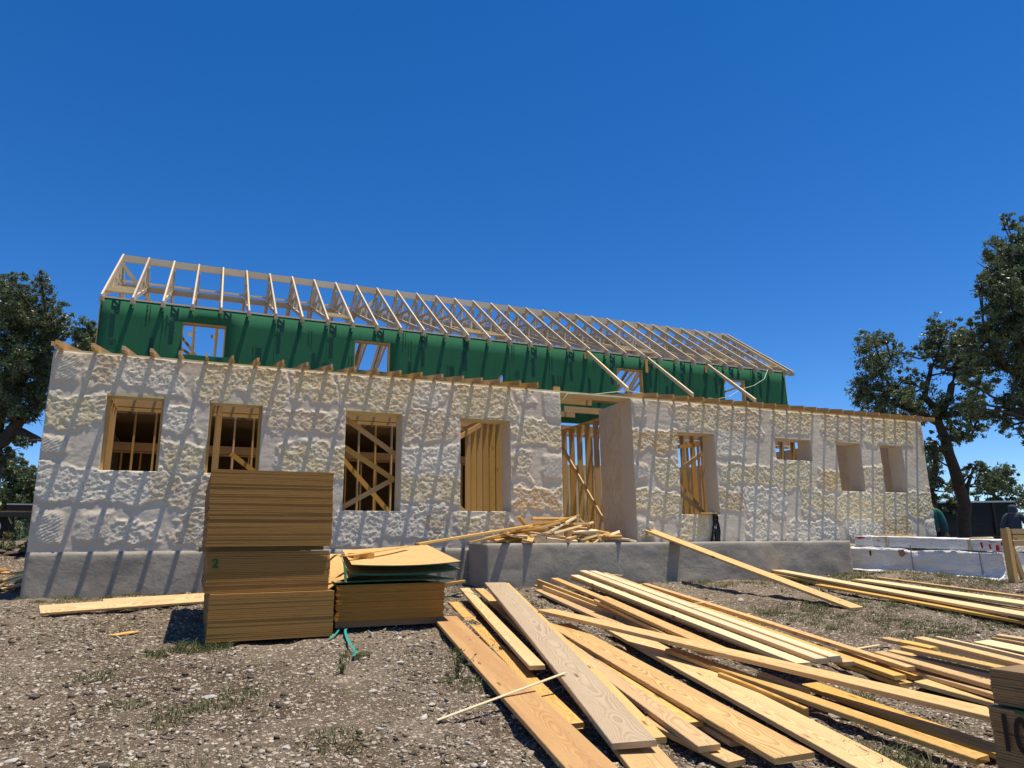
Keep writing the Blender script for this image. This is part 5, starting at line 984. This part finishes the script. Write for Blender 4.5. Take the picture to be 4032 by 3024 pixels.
def grass():
    R = np.random.RandomState(9); cl = []
    for i in range(95): cl.append((R.uniform(-2.4, 6.5), R.uniform(4.2, 11.3), R.uniform(.05, .2), R.randint(8, 40), .055))
    for i in range(150): cl.append((R.uniform(7.2, 10.5), R.uniform(6.2, 8.6), R.uniform(.08, .22), 50, .07))
    for i in range(150): cl.append((R.uniform(10.5, 14.0), R.uniform(8.3, 11.9), R.uniform(.1, .25), 55, .09))
    for i in range(90): cl.append((R.uniform(6.0, 13.3), R.uniform(10.9, 11.93), R.uniform(.05, .2), 45, .09))
    for i in range(26): cl.append((R.uniform(-2.3, 0), R.uniform(12.3, 12.85), R.uniform(.05, .12), 45, .07))
    for x, y, r_, n, h in ((.05, 7.95, .16, 260, .13), (.30, 7.9, .14, 160, .11), (-.2, 7.85, .12, 120, .1), (1.5, 7.15, .13, 200, .08), (4.05, 9.6, .35, 500, .12), (4.4, 9.9, .25, 300, .12), (4.1, 3.45, .22, 260, .16), (3.95, 3.7, .2, 200, .14), (5.1, 4.7, .15, 150, .13), (2.2, 5.95, .2, 220, .08),
        (.95, 5.05, .22, 330, .06), (-.35, 6.3, .16, 200, .06), (.25, 6.0, .2, 230, .07), (.0, 6.0, .2, 200, .06), (-.05, 5.7, .15, 160, .06), (.45, 6.3, .2, 240, .06), (-.6, 7.0, .2, 180, .06), (3.9, 4.2, .12, 80, .1), (1.95, 3.9, .14, 120, .12), (3.0, 4.4, .1, 60, .1)): cl.append((x, y, r_, n, h))
    P = []; 
    for (cx, cy, r_, n, h) in cl:
        n = int(n*.7)
        a = R.rand(n)*6.28; rr = r_*np.sqrt(R.rand(n)); P.append(np.c_[cx+rr*np.cos(a), cy+rr*np.sin(a), h*.72*(.4+.9*R.rand(n))])
    P = np.concatenate(P); n = len(P); z = gzv(P[:, 0], P[:, 1]); a = R.rand(n)*6.28; w = (.0028+.0022*R.rand(n)); le = P[:, 2]; tl = le*(.5+1.1*R.rand(n)); b = R.rand(n)*6.28
    ux, uy = np.cos(a)*w, np.sin(a)*w; tx, ty = np.cos(b)*tl, np.sin(b)*tl; x, y = P[:, 0], P[:, 1]
    V = np.stack([np.c_[x-ux, y-uy, z-.01], np.c_[x+ux, y+uy, z-.01], np.c_[x+ux*.8+tx*.35, y+uy*.8+ty*.35, z+le*.6], np.c_[x-ux*.8+tx*.35, y-uy*.8+ty*.35, z+le*.6], np.c_[x+tx, y+ty, z+le*(.75+.25*R.rand(n))]], 1)
    i0 = 5*np.arange(n)[:, None]; F = np.concatenate([i0+np.array([0, 1, 2, 3]), i0+np.array([3, 2, 4, 4])]); F3 = F.copy()
    me = bpy.data.meshes.new('grass'); me.from_pydata(V.reshape(-1, 3).tolist(), [], (i0+np.array([0, 1, 2, 3])).tolist()+(i0+np.array([3, 2, 4])).tolist()); me.update()
    tag(link('grass', me, GRASSM), 'sparse green tufts of grass in the gravel', None, None, 'stuff')
grass()
def weed(x, y, h, r_, n, label, seed):
    z = gz(x, y); root = empty('weed', (x, y, z), label, 'weed'); R = random.Random(seed); cs = []; bm = bmesh.new()
    for i in range(12):
        e = Vector((x+R.gauss(0, r_*.6), y+R.gauss(0, r_*.6), z+h*R.uniform(.55, 1))); tube(bm, [(x+R.uniform(-.02, .02), y+R.uniform(-.02, .02), z-.01), ((x+e.x)/2, (y+e.y)/2, z+(e.z-z)*.6), tuple(e)], [.004, .003, .002], 4)
        for k in range(4): t = .35+.2*k; cs.append((x+(e.x-x)*t, y+(e.y-y)*t, z+(e.z-z)*t))
    bm_obj('stem', bm, GRASSM, root); me, _ = leaves_mesh('foliage', cs, [r_*.28]*len(cs), n*10, .016, seed); link('foliage', me, GRASSM, root)
weed(2.14, 6.12, .27, .13, 60, 'tall leafy green weed beside the orange stained board', 5); weed(1.26, 6.6, .13, .07, 60, 'small leafy weed alone on the gravel below the teal strap', 6)
for i, (x, y, s, fl, dark, lb) in enumerate([(.21, 6.26, .085, .3, 0, 'flat buff rock on the gravel among the small grass tufts'), (-.61, 5.96, .08, .3, 0, 'pale broad rock near the left edge of the gravel'), (-.54, 6.61, .06, .35, 0, 'small whitish rock between grass tufts at the left'),
    (.10, 7.15, .05, .6, 1, 'dark clod on the gravel in front of the tall plywood stack'), (1.85, 6.88, .065, .45, 0, 'slab shaped pale rock between the teal strap and the tall weed'), (1.41, 6.05, .06, .35, 0, 'wedge shaped pale rock below the small weed'),
    (.75, 7.49, .05, .5, 0, 'rounded pale rock in front of the right corner of the plywood stack'), (.74, 6.12, .045, .8, 1, 'dark lump beside a white chip in the middle of the gravel'), (1.76, 5.59, .06, .25, 0, 'flat buff rock left of the end of the long thin lath'),
    (1.70, 5.17, .045, .9, 1, 'dark lump against the dirt end of the long thin lath'), (1.82, 5.12, .035, .8, 0, 'white chip of rock under the long thin lath'), (1.98, 5.1, .05, .8, 1, 'dark clod in the shadow line under the long thin lath'), (.80, 4.97, .05, .5, 0, 'pale knobbly rock at the front of the gravel'),
    (7.95, 9.35, .10, .55, 0, 'white rock beside the shadow of the leaning plank'), (4.5, 4.35, .10, .5, 0, 'grey rock in the gap between the diagonal board and the short pile'), (-.85, 5.3, .07, .3, 0, 'pale flat rock at the lower left corner of the gravel'), (.64, 5.05, .055, .35, 0, 'long pale rock near the front grass patch'), (3.05, 4.25, .05, .6, 1, 'dark clod under the ends of the grainy boards')]):
    tag(link('rock', rock_mesh('rock', s*.72, 70+i, fl), CLOD if dark else ROCK, None, Matrix.Translation((x, y, gz(x, y)+s*fl*.12)) @ Matrix.Rotation(i*1.3, 4, 'Z')), lb, 'rock', 'rocks on the gravel')
